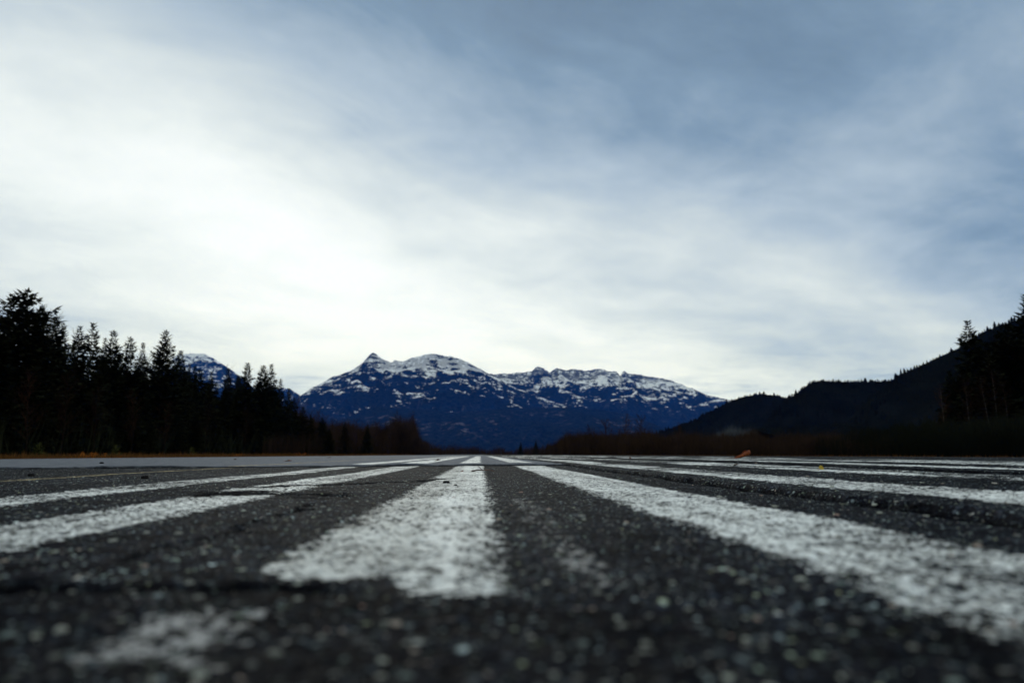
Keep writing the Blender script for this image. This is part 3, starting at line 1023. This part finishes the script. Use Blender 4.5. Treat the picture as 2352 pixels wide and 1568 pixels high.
def tree(name, cat, meshes, x, y, h, h0, label, group=None, wide=1.0, mats=('bark', 'needles'), parts=('trunk', 'crown'), z=-0.36):
    n_ = len(meshes[1].vertices)
    co = np.empty(n_ * 3, dtype=np.float32)
    meshes[1].vertices.foreach_get('co', co)
    s = h / max(float(co.reshape(-1, 3)[:, 2].max()), 0.1)
    o = empty(name, (x, y, z - 0.0011 * max(0, min(y - 9, 400))), random.uniform(0, 6.28), (s * wide, s * wide, s))
    tag(o, label, cat, group)
    for pn, me, mt in zip(parts, meshes, mats):
        c = add(pn, me, M[mt], o)
        c.material_slots[0].link = 'OBJECT'
        c.material_slots[0].material = M[mt]
    return o


XL = -46.0
LEFT_ROW = [
    # px, top py, mesh, base height, width, label
    (60, 661, FIR_BIG, 16.5, 1.0, 'tallest fir of the left forest, broad and ragged with a twin top'),
    (-8, 700, FIR[1], 16, 1.3, 'dark fir cut by the left border, beside the ragged twin topped fir'),
    (108, 728, FIR[0], 16, 0.8, 'narrow fir just right of the ragged twin topped fir'),
    (130, 724, FIR[2], 16, 0.9, 'second fir right of the ragged twin topped fir, with a bushy pointed top'),
    (152, 744, FIR[3], 16, 0.9, 'low fir between two bushy pointed firs on the left skyline'),
    (189, 746, FIR[4], 16, 0.95, 'bushy pointed fir next to the neat drooping fir, on its left'),
    (217, 739, FIR_DROOP, 16, 0.95, 'neat even fir with layered drooping boughs on the left skyline'),
    (242, 773, FIR[1], 16, 0.7, 'short fir tucked against the right side of the neat drooping fir'),
    (265, 757, FIR_THIN[0], 16, 1.1, 'thin spired fir with open tiers, right of the neat drooping fir'),
    (298, 772, FIR_THIN[1], 16, 1.05, 'small open tiered fir midway between the drooping fir and the tall dense fir'),
    (328, 783, FIR_THIN[0], 16, 0.7, 'slim fir like a spike left of the tall dense fir'),
    (381, 756, FIR[5], 16, 1.0, 'tall dense fir standing out above its neighbours, left of the snowy peak'),
    (418, 803, FIR[2], 16, 0.8, 'fir in front of the left side of the snowy peak behind the forest'),
    (436, 834, FIR[0], 16, 0.7, 'small fir top against the snow gully of the left peak'),
    (450, 838, FIR[3], 16, 0.75, 'small pointed fir beside the white snow patch of the left peak'),
    (484, 851, FIR[4], 16, 0.8, 'low fir under the blue slope of the left peak'),
    (525, 843, FIR[1], 16, 0.9, 'wide fir at the right foot of the left peak'),
    (567, 831, FIR_THIN[1], 16, 1.1, 'lone spired fir right of the left snowy peak'),
    (603, 837, FIR[2], 16, 1.0, 'left one of the pair of firs that ends the left forest'),
    (92, 735, FIR[5], 16, 0.9, 'fir overlapping the right side of the ragged twin topped fir'),
    (646, 868, FIR[0], 16, 0.95, 'low fir just right of the pair that ends the left forest'),
    (662, 890, FIR[3], 16, 0.95, 'fir stepping down toward the small far blue peak'),
    (678, 912, FIR[4], 16, 1.0, 'last low fir of the left forest, before the leafless alders'),
    (626, 834, FIR_DROOP, 16, 0.95, 'right one of the pair of firs that ends the left forest'),
]
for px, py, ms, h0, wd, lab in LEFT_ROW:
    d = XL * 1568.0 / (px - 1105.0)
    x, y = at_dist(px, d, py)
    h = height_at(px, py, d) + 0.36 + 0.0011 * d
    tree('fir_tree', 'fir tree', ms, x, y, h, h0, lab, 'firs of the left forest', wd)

SK = [(-160, 690), (0, 700), (60, 705), (100, 760), (175, 783), (240, 803), (320, 810), (400, 832), (500, 860), (575, 866), (640, 866), (662, 898), (690, 930), (720, 950)]


def sky_y(px):
    return float(np.interp(px, [q[0] for q in SK], [q[1] for q in SK]))


fill_label = 'dark fir packed in the shaded mass of the left forest, below the skyline'
rd = random.Random(5)
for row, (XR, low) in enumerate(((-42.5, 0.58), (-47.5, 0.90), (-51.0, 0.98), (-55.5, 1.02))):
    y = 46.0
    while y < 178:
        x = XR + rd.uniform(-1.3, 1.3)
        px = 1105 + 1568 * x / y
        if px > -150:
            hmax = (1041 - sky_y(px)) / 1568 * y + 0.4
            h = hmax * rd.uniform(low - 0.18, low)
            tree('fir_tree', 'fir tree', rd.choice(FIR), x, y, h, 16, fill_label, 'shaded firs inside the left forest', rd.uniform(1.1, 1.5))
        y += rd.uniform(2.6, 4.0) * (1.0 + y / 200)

for i, (px, py, lab) in enumerate(((123, 699, 'pale leafless birch rising behind the ragged twin topped fir'), (179, 749, 'thin leafless birch left of the bushy pointed fir'),
                                   (352, 792, 'small leafless birch left of the tall dense fir'), (537, 832, 'leafless birch before the blue slope of the left peak'))):
    d = 50.0 * 1568 / (1105 - px)
    x, y = at_dist(px, d, py)
    tree('birch_tree', 'birch tree', BARE[i % 3], x, y, height_at(px, py, d) + 0.5, 11, lab, 'leafless birches of the left forest', 0.7, ('pale_bark', 'twig'), ('trunk', 'twigs'))

# brown leafless alders in front of the firs and on to the middle
for i, (px, k_, lab) in enumerate(((60, .62, 'below the ragged twin topped fir'), (140, .74, 'below the two bushy pointed firs'), (215, .7, 'below the neat drooping fir'), (300, .68, 'below the small open tiered fir'),
                             (375, .62, 'below the tall dense fir'), (470, .7, 'below the left snowy peak'), (560, .66, 'below the lone spired fir'))):
    d = 41.0 * 1568 / (1105 - px)
    x, y = at_dist(px, d)
    tree('alder_tree', 'alder tree', BARE[i % 3], x, y, (1041 - sky_y(px)) / 1568 * y * k_, 11, 'brown leafless alder before the dark left forest, ' + lab, 'alders before the left forest', 1.0, ('bark', 'twig'), ('trunk', 'twigs'))

ALD = [(655, 880), (690, 925), (705, 940), (728, 938), (742, 932), (760, 950), (782, 955), (800, 952), (820, 957), (838, 965), (858, 958), (872, 968), (890, 970)]
for i in range(14):
    px = 655 + i * 18.5 + rd.uniform(-4, 4)
    py = float(np.interp(px, [q[0] for q in ALD], [q[1] for q in ALD])) + rd.uniform(-4, 16)
    d = rd.uniform(165, 215)
    x, y = at_dist(px, d)
    tree('alder_tree', 'alder tree', rd.choice(BARE), x, y, height_at(px, py, d) + 0.6, 11, 'brown leafless alder in the row between the left forest and the poplars', 'alders left of the poplars', 1.25, ('bark', 'twig'), ('trunk', 'twigs'))
for i, (px, py, lab) in enumerate(((910, 940, 'left tall leafless poplar of the clump before the blue foothill'), (945, 938, 'right tall leafless poplar of the clump before the blue foothill'))):
    x, y = at_dist(px, 240)
    tree('poplar_tree', 'poplar tree', BARE_TALL[i], x, y, height_at(px, py, 240) + 0.6, 16, lab, 'tall poplars in the middle', 1.2, ('bark', 'twig'), ('trunk', 'twigs'))
for i, (px, py, d, lab) in enumerate(((1196, 1013, 330, 'tiny far fir at the end of the runway, the left one'), (1231, 1009, 330, 'tiny far fir at the end of the runway, the right one'),
                                      (755, 985, 150, 'young dark fir among the leafless alders near the poplars'), (690, 933, 158, 'dark fir top at the foot of the small far blue peak'),
                                      (712, 952, 160, 'dark fir among alders, first right of the last low fir of the forest'), (738, 958, 165, 'dark fir among alders, below the left foot of the snow dusted mountain'),
                                      (790, 968, 170, 'dark fir among alders midway to the tall poplars'), (842, 975, 175, 'dark fir among alders, just left of the tall poplars'))):
    x, y = at_dist(px, d)
    tree('fir_tree', 'fir tree', FIR[i % 6], x, y, height_at(px, py, d) + 0.6, 16, lab, None, 1.25)

# saplings and ferns at the forest foot
for px, py, h, lab in ((88, 1013, 1.5, 'pale young fir at the forest foot near the left border'), (265, 1018, 1.3, 'pale young fir at the forest foot below the thin spired fir'), (440, 1024, 1.1, 'pale young fir at the forest foot below the left peak')):
    d = 36.0 * 1568 / (1105 - px)
    x, y = at_dist(px, d)
    tree('fir_sapling', 'fir sapling', YOUNG, x, y, height_at(px, py, d) + 0.4, 2.0, lab, 'young firs', 1.0, ('bark', 'needles_pale'))


def fern(px, d, s, lab):
    g = Soup()
    r2 = random.Random(int(px))
    for i in range(26):
        a_ = r2.uniform(0, 6.28)
        ln = r2.uniform(.4, 1.0)
        up = r2.uniform(.5, 1.6)
        dd = Vector((math.cos(a_), math.sin(a_), up)).normalized()
        p = Vector((r2.uniform(-.5, .5), r2.uniform(-.5, .5), 0))
        sd = dd.cross(Vector((0, 0, 1))).normalized()
        g.leaf(p, dd, sd, ln, 0.10)
        for q in range(4):
            pp = p + dd * ln * (0.3 + 0.17 * q)
            for sg in (-1, 1):
                g.leaf(pp, (dd * .5 + sd * sg).normalized(), dd.cross(sd), 0.3 * (1 - q * .17), 0.05)
    x, y = at_dist(px, d)
    o = add('fern', g.mesh('fern'), M['fern'])
    o.location = (x, y, -0.36)
    o.scale = (s, s, s)
    tag(o, lab, 'fern', 'orange ferns along the grass')


for px, d, s, lab in ((192, 42, 0.75, 'left orange fern clump at the forest foot'), (212, 42, 0.8, 'right orange fern clump, beside a smaller one'), (258, 40, 0.5, 'small orange fern below the pale young fir'),
                      (545, 62, 0.7, 'orange fern clump near the right end of the forest foot'), (690, 82, 0.9, 'orange fern clump below the last pair of firs')):
    fern(px, d, s, lab)

# understory closes the forest floor
def understory(n, xr, yr, h, seed, label, mat):
    vv, ff = blades(n, xr, yr, h, seed, w=0.10, lean=0.5)
    o = add('undergrowth', new_mesh('undergrowth', vv, ff), mat)
    tag(o, label, None, None, 'stuff')


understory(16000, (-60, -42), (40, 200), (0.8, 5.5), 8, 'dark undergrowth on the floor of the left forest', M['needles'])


# bare brush: the thicket that closes the far end and the right side
def brush(n, poly, seed, label, mat='brush', w=0.035):
    """poly: rows of (px, top py, distance near, distance far)"""
    g = np.random.default_rng(seed)
    P = np.array(poly, dtype=float)
    px = g.uniform(P[0, 0], P[-1, 0], n)
    d0, d1 = np.interp(px, P[:, 0], P[:, 2]), np.interp(px, P[:, 0], P[:, 3])
    d = d0 + (d1 - d0) * g.random(n)
    top = np.interp(px, P[:, 0], P[:, 1]) - 14 + 38 * fbm(px / 26, d / 30, 3, seed)
    x = (px - 1105) / 1568 * d
    hh = (1041 - top) / 1568 * d + 0.4
    hh = hh * (0.45 + 0.55 * g.random(n) ** 0.5)
    zb = -0.36 - 0.0011 * np.clip(d - 9, 0, 400)
    nst = 4
    V, F = [], []
    for s_ in range(nst):      # main stem and side twigs
        a_ = g.uniform(0, 6.28, n)
        t0 = 0 if s_ == 0 else g.uniform(.3, .8, n)
        ln = hh if s_ == 0 else hh * g.uniform(.25, .5, n)
        lx = g.uniform(0, .22 if s_ == 0 else .55, n) * ln
        bx, by, bz = x, d, zb + hh * t0
        ww = w * (1 if s_ == 0 else .6) * (d / 90) ** 0.6
        A = np.zeros((n, 4, 3))
        for kk in range(3):
            A[:, kk, 0] = bx + np.cos(a_ + kk * 2.094) * ww
            A[:, kk, 1] = by + np.sin(a_ + kk * 2.094) * ww
            A[:, kk, 2] = bz
        A[:, 3, 0] = bx + np.cos(a_) * lx
        A[:, 3, 1] = by + np.sin(a_) * lx
        A[:, 3, 2] = bz + np.sqrt(np.maximum(ln ** 2 - lx ** 2, 0))
        b0 = (s_ * n + np.arange(n))[:, None] * 4
        V.append(A.reshape(-1, 3))
        F += [b0 + np.array([[0, 1, 3]]), b0 + np.array([[1, 2, 3]]), b0 + np.array([[2, 0, 3]])]
    o = add('thicket', new_mesh('thicket', np.concatenate(V), np.concatenate(F)), M[mat])
    tag(o, label, None, None, 'stuff')


brush(14000, [(1255, 1018, 150, 260), (1300, 990, 110, 200), (1400, 985, 95, 170), (1500, 985, 90, 160), (1650, 988, 80, 150), (1800, 988, 70, 140), (1950, 988, 62, 130), (2080, 1000, 58, 125)], 91, 'brown leafless thicket along the right side of the runway')
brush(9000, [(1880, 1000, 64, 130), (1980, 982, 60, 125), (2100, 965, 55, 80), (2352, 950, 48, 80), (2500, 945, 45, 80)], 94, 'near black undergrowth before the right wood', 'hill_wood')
brush(9000, [(640, 930, 190, 250), (700, 945, 195, 255), (760, 957, 200, 260), (850, 968, 205, 262), (895, 962, 210, 262), (905, 950, 215, 262), (955, 952, 215, 262), (966, 990, 220, 270), (985, 1005, 230, 280)], 93, 'brown leafless alder thicket between the left forest and the far scrub')
brush(6000, [(620, 985, 120, 200), (750, 985, 150, 240), (850, 990, 180, 260), (960, 1000, 220, 320), (990, 1012, 260, 380), (1080, 1022, 330, 480), (1130, 1026, 380, 520), (1255, 1020, 300, 480), (1300, 1010, 260, 400)], 92, 'brown leafless scrub closing the far end of the runway')

M['pale_brush'] = mat_simple('pale_brush', (0.03, 0.036, 0.04, 1), (0.07, 0.08, 0.085, 1), 0.25, world=True)
brush(1500, [(1650, 985, 165, 185), (1680, 972, 165, 185), (1715, 972, 165, 185), (1745, 985, 165, 185)], 95, 'pale grey leafless grove at the foot of the wooded hills', 'pale_brush')
RB = [(1358, 972, 'small leafless tree at the left end of the right thicket'), (1392, 958, 'leafless tree above the right thicket, left of the tallest two'), (1436, 948, 'tall leafless tree before the granite foothill, with a dark trunk'),
      (1474, 948, 'spreading leafless tree at the right end of the granite foothill'), (1560, 968, 'low leafless tree at the foot of the low wooded hill')]
for i, (px, py, lab) in enumerate(RB):
    x, y = at_dist(px, 125)
    tree('bare_tree', 'bare tree', BARE_OPEN[i % 2], x, y, height_at(px, py, 125) + 0.5, 11, lab, 'leafless trees above the right thicket', 1.0, ('bark', 'twig'), ('trunk', 'twigs'))

RIGHT = [
    (2216, 733, FIR[4], 1.15, 95, 'dark fir with a bushy top poking above the right slope'),
    (2347, 671, FIR_THIN[0], 1.2, 92, 'tall spired fir cut by the right border'),
    (2262, 805, FIR[1], 1.3, 90, 'dark fir before the right slope, right of the bushy topped fir'),
    (2312, 742, FIR[2], 1.3, 94, 'dark fir left of the tall spired fir at the right border'),
    (2180, 850, FIR[3], 1.2, 96, 'lower dark fir left of the bushy topped fir on the right'),
]
for px, py, ms, wd, d, lab in RIGHT:
    x, y = at_dist(px, d, py)
    tree('fir_tree', 'fir tree', ms, x, y, height_at(px, py, d) + 0.5, 16, lab, 'firs of the right wood', wd)
for i in range(34):
    px = 2170 + i * 9.5 + rd.uniform(-5, 5)
    d = rd.uniform(82, 106)
    py = float(np.interp(px, [2150, 2172, 2200, 2240, 2300, 2350, 2500], [960, 890, 830, 795, 768, 735, 700])) + rd.uniform(-5, 45)
    x, y = at_dist(px, d, py)
    tree('fir_tree', 'fir tree', rd.choice(FIR), x, y, height_at(px, py, d) + 0.5, 16, 'dark fir packed in the black mass of the right wood', 'shaded firs of the right wood', 1.6)
for i, (px, py, lab) in enumerate(((2172, 880, 'pale thin birch trunk at the left edge of the right wood'), (2232, 860, 'pale thin birch trunk below the bushy topped fir'), (2282, 850, 'pale thin birch trunk in the middle of the right wood'),
                                   (2305, 840, 'pale leaning birch trunk near the right border'), (2322, 870, 'last pale birch trunk before the right border'))):
    x, y = at_dist(px, 80)
    tree('birch_tree', 'birch tree', BARE[i % 3], x, y, height_at(px, py, 80) + 0.5, 11, lab, 'pale trunked birches before the right wood', 0.8, ('pale_bark', 'twig'), ('trunk', 'twigs'))

# ------------------------------------------------------------------ leaves, twig and grit on the paving
def leaf_mat(name, c1, c2):
    return mat_simple(name, c1, c2, 60.0, 0.55, 0.4, 0.001)


M['leaf_orange'] = leaf_mat('orange_leaf', (0.10, 0.020, 0.008, 1), (0.36, 0.09, 0.014, 1))
M['leaf_yellow'] = leaf_mat('yellow_leaf', (0.30, 0.20, 0.012, 1), (0.46, 0.34, 0.03, 1))
M['leaf_brown'] = leaf_mat('brown_leaf', (0.05, 0.022, 0.012, 1), (0.11, 0.05, 0.025, 1))
M['twig_red'] = leaf_mat('red_twig', (0.03, 0.012, 0.007, 1), (0.08, 0.032, 0.016, 1))


def ground_z(x, y):
    return float(surf(np.array([x]), np.array([y]))[0][0])


def leaf_blade(ln, wd, curl, roll, lobes, seed, flare=0.0):
    """a dry leaf: lobed outline, folded along its rib, edges curling up, with thickness"""
    g = random.Random(seed)
    nu, nv_ = 17, 9
    V = []
    for i in range(nu):
        t = i / (nu - 1)
        w = wd * math.sin(math.pi * min(1, t * 0.94 + 0.03)) ** 0.7 * (1 + 0.28 * math.cos(t * lobes * 6.283)) * (1 - flare + 2 * flare * t)
        for j in range(nv_):
            s = j / (nv_ - 1) * 2 - 1
            aa = s * roll
            r_ = w / max(roll, 0.2)
            x = (t - 0.5) * ln
            y = r_ * math.sin(aa)
            z = r_ * (1 - math.cos(aa)) + curl * ln * (t ** 2) + 0.004 * ln * math.sin(t * 22 + s * 3) + g.uniform(-.004, .004) * ln
            V.append((x, y, z))
    V = np.array(V)
    V[:, 2] -= V[:, 2].min()
    F = grid_faces(nu, nv_)
    n = len(V)
    top = V + np.array([0, 0, 0.0007])
    VV = np.concatenate([V, top])
    FF = np.concatenate([F[:, ::-1], F + n])
    rim = [i * nv_ for i in range(nu)] + [(nu - 1) * nv_ + j for j in range(1, nv_)] + [i * nv_ + nv_ - 1 for i in range(nu - 2, -1, -1)] + [j for j in range(nv_ - 2, 0, -1)]
    q = [(rim[i], rim[(i + 1) % len(rim)], rim[(i + 1) % len(rim)] + n, rim[i] + n) for i in range(len(rim))]
    return new_mesh('leaf_blade', VV, np.concatenate([FF, np.array(q)]), True)


def leaf(name, px, py, zs, ln, wd, curl, roll, mat, rz, label, lobes=2, tilt=0.0, stand=0.0, flare=0.0, group='fallen leaves on the runway'):
    x, y = on_ground(px, py, zs)
    for _ in range(6):
        x, y = on_ground(px, py, min(ground_z(x, y), CAM_H - 0.012))
    o = empty(name, (x, y, ground_z(x, y) + 0.0015), rz)
    tag(o, label, 'leaf', group)
    b = add('blade', leaf_blade(ln, wd, curl, roll, lobes, int(px), flare), M[mat], o)
    b.rotation_euler = (stand, tilt, 0)
    b.location.z = wd * 1.2 * math.sin(stand)
    s = Soup()
    s.tube((-ln * 0.5, 0, 0.001), (-ln * 0.72, ln * 0.05, 0.004), 0.0012, 0.0008, 5)
    s.tube((-ln * 0.72, ln * 0.05, 0.004), (-ln * 0.9, ln * 0.12, 0.003), 0.0008, 0.0007, 5)
    add('stalk', s.mesh('stalk'), M[mat], o)
    return o


leaf('leaf', 1704, 1053, 0.05, 0.175, 0.066, 0.22, 2.0, 'leaf_orange', 0.12, 'big curled orange leaf standing up on the far right paving', 1, flare=0.8)
leaf('leaf', 1886, 1078, 0.045, 0.019, 0.008, 0.05, 0.8, 'leaf_yellow', 0.1, 'small yellow leaf on a white stripe at the right', 0, 0.0, 1.0)
leaf('leaf', 1006, 1058, 0.015, 0.075, 0.022, 0.15, 1.6, 'leaf_brown', 0.5, 'brown leaf on the stripe left of the middle, past the dark joint', 2)
leaf('leaf', 1447, 1053, 0.04, 0.035, 0.014, 0.2, 1.6, 'leaf_orange', 2.0, 'tiny rust leaf left of the big orange leaf', 1)
leaf('leaf', 1062, 1083, 0.0, 0.020, 0.008, 0.25, 1.5, 'leaf_orange', 0.9, 'crumb of rust leaf left of the twig', 1)
leaf('leaf', 663, 1060, 0.015, 0.075, 0.020, 0.05, 1.1, 'leaf_orange', 0.1, 'pale tan leaf lying flat past the joint at the left', 2)
leaf('leaf', 756, 1051, 0.015, 0.09, 0.02, 0.06, 1.3, 'leaf_brown', 0.3, 'small brown leaf far out on the left paving', 2)
leaf('leaf', 540, 1056, 0.015, 0.06, 0.02, 0.1, 1.3, 'leaf_brown', 1.3, 'dark brown leaf at the left beyond the joint', 1)
leaf('leaf', 1690, 1067, 0.045, 0.024, 0.010, 0.2, 1.5, 'leaf_brown', 0.4, 'left one of two brown leaf bits below the big orange leaf', 1)
leaf('leaf', 1736, 1066, 0.045, 0.026, 0.010, 0.2, 1.5, 'leaf_brown', 1.4, 'right one of two brown leaf bits below the big orange leaf', 1)

x, y = on_ground(1108, 1085, 0.0)
tw = empty('twig', (x, y, ground_z(x, y) + 0.004), 0.1)
tag(tw, 'small forked reddish twig beside the middle stripe before the joint', 'twig')
s = Soup()
pts = [(-0.062, -0.05, 0.0), (-0.03, -0.01, 0.008), (0.0, 0.0, 0.006), (0.04, 0.0, 0.010), (0.066, 0.02, 0.002)]
for i in range(4):
    s.tube(pts[i], pts[i + 1], 0.0042 - 0.0006 * i, 0.0036 - 0.0006 * i, 6)
add('stem', s.mesh('stem', True), M['twig_red'], tw)
for q in (((-0.03, -0.01, 0.008), (-0.055, 0.03, 0.004)), ((0.0, 0.0, 0.006), (-0.02, 0.06, 0.030)), ((0.01, 0, 0.007), (0.055, -0.08, 0.001))):
    s = Soup()
    s.tube(q[0], q[1], 0.0026, 0.0012, 5)
    add('side_shoot', s.mesh('side_shoot', True), M['twig_red'], tw)


# loose grit, too many to count
def grit(n, seed):
    g = np.random.default_rng(seed)
    yy = 0.3 * (12.0 ** g.random(n))
    xx = g.uniform(-0.85, 0.85, n) * yy * 1.0
    zz = surf(xx, yy)[0]
    r_ = (0.0009 + 0.0042 * g.random(n) ** 3) * np.clip(yy, 0.6, 1.6) ** 0.4
    dirs = np.array([(1, 0, 0), (0, 1, 0), (-1, 0, 0), (0, -1, 0), (.6, .6, .7), (-.6, .6, .75), (-.55, -.6, .7), (.6, -.55, .75), (0, 0, 1.0)])
    fc = np.array([(0, 1, 4), (1, 2, 5), (2, 3, 6), (3, 0, 7), (4, 1, 5), (5, 2, 6), (6, 3, 7), (7, 0, 4), (4, 5, 8), (5, 6, 8), (6, 7, 8), (7, 4, 8)])
    jit = g.uniform(0.65, 1.3, (n, 9, 3))
    V = dirs[None] * jit * r_[:, None, None] * np.array([1.15, 1.0, 0.6])
    V += np.stack([xx, yy, zz - r_ * 0.12], -1)[:, None, :]
    F = (np.arange(n)[:, None, None] * 9 + fc[None]).reshape(-1, 3)
    me = new_mesh('grit', V.reshape(-1, 3), F)
    attr(me, 'tone', np.repeat(g.random(n), 9))
    m, k, bs = new_mat('grit_stone')
    t = k.n('ShaderNodeAttribute', attribute_name='tone').outputs['Fac']
    k.set(bs, 'Base Color', k.ramp(t, [(0.0, (0.02, 0.02, 0.022)), (0.5, (0.08, 0.08, 0.075)), (0.8, (0.24, 0.24, 0.20)), (0.93, (0.42, 0.44, 0.36)), (1.0, (0.34, 0.22, 0.17))]))
    k.set(bs, 'Roughness', 0.9)
    k.set(bs, 'Specular IOR Level', 0.05)
    tag(add('grit', me, m), 'pale loose grit strewn over the near asphalt', None, None, 'stuff')


grit(2600, 17)


# a few dark clods lying on the paving
M['clod'] = mat_simple('dark_clod', (0.006, 0.006, 0.007, 1), (0.02, 0.019, 0.018, 1), 120.0)


def clod(px, py, size, label):
    x, y = on_ground(px, py, 0.0)
    for _ in range(5):
        x, y = on_ground(px, py, ground_z(x, y))
    g = np.random.default_rng(int(px))
    V, F = [], []
    nu, nv_ = 7, 10
    for i in range(nu):
        th = math.pi * i / (nu - 1)
        for j in range(nv_):
            ph = 2 * math.pi * j / nv_
            r_ = size * (0.75 + 0.5 * float(vnoise(np.array([math.cos(ph) * 1.5 + i * .6]), np.array([math.sin(ph) * 1.5]), int(px))[0]))
            V.append((r_ * math.sin(th) * math.cos(ph) * 1.3, r_ * math.sin(th) * math.sin(ph), r_ * 0.7 * math.cos(th)))
    for i in range(nu - 1):
        for j in range(nv_):
            F.append((i * nv_ + j, (i + 1) * nv_ + j, (i + 1) * nv_ + (j + 1) % nv_, i * nv_ + (j + 1) % nv_))
    o = add('pebble', new_mesh('pebble', np.array(V), np.array(F), True), M['clod'])
    o.location = (x, y, ground_z(x, y) + size * 0.35)
    tag(o, label, 'pebble', 'dark pebbles on the paving')


clod(72, 1093, 0.012, 'dark pebble near the left border, below the yellow line')
clod(333, 1098, 0.012, 'dark pebble between the yellow line and the thin white stripe')
clod(1026, 1110, 0.009, 'dark pebble on the middle stripe, nearer the left')
clod(1046, 1116, 0.005, 'tiny dark pebble on the middle stripe below the twig')
clod(233, 1064, 0.014, 'dark pebble on the pale paving past the joint at the left')
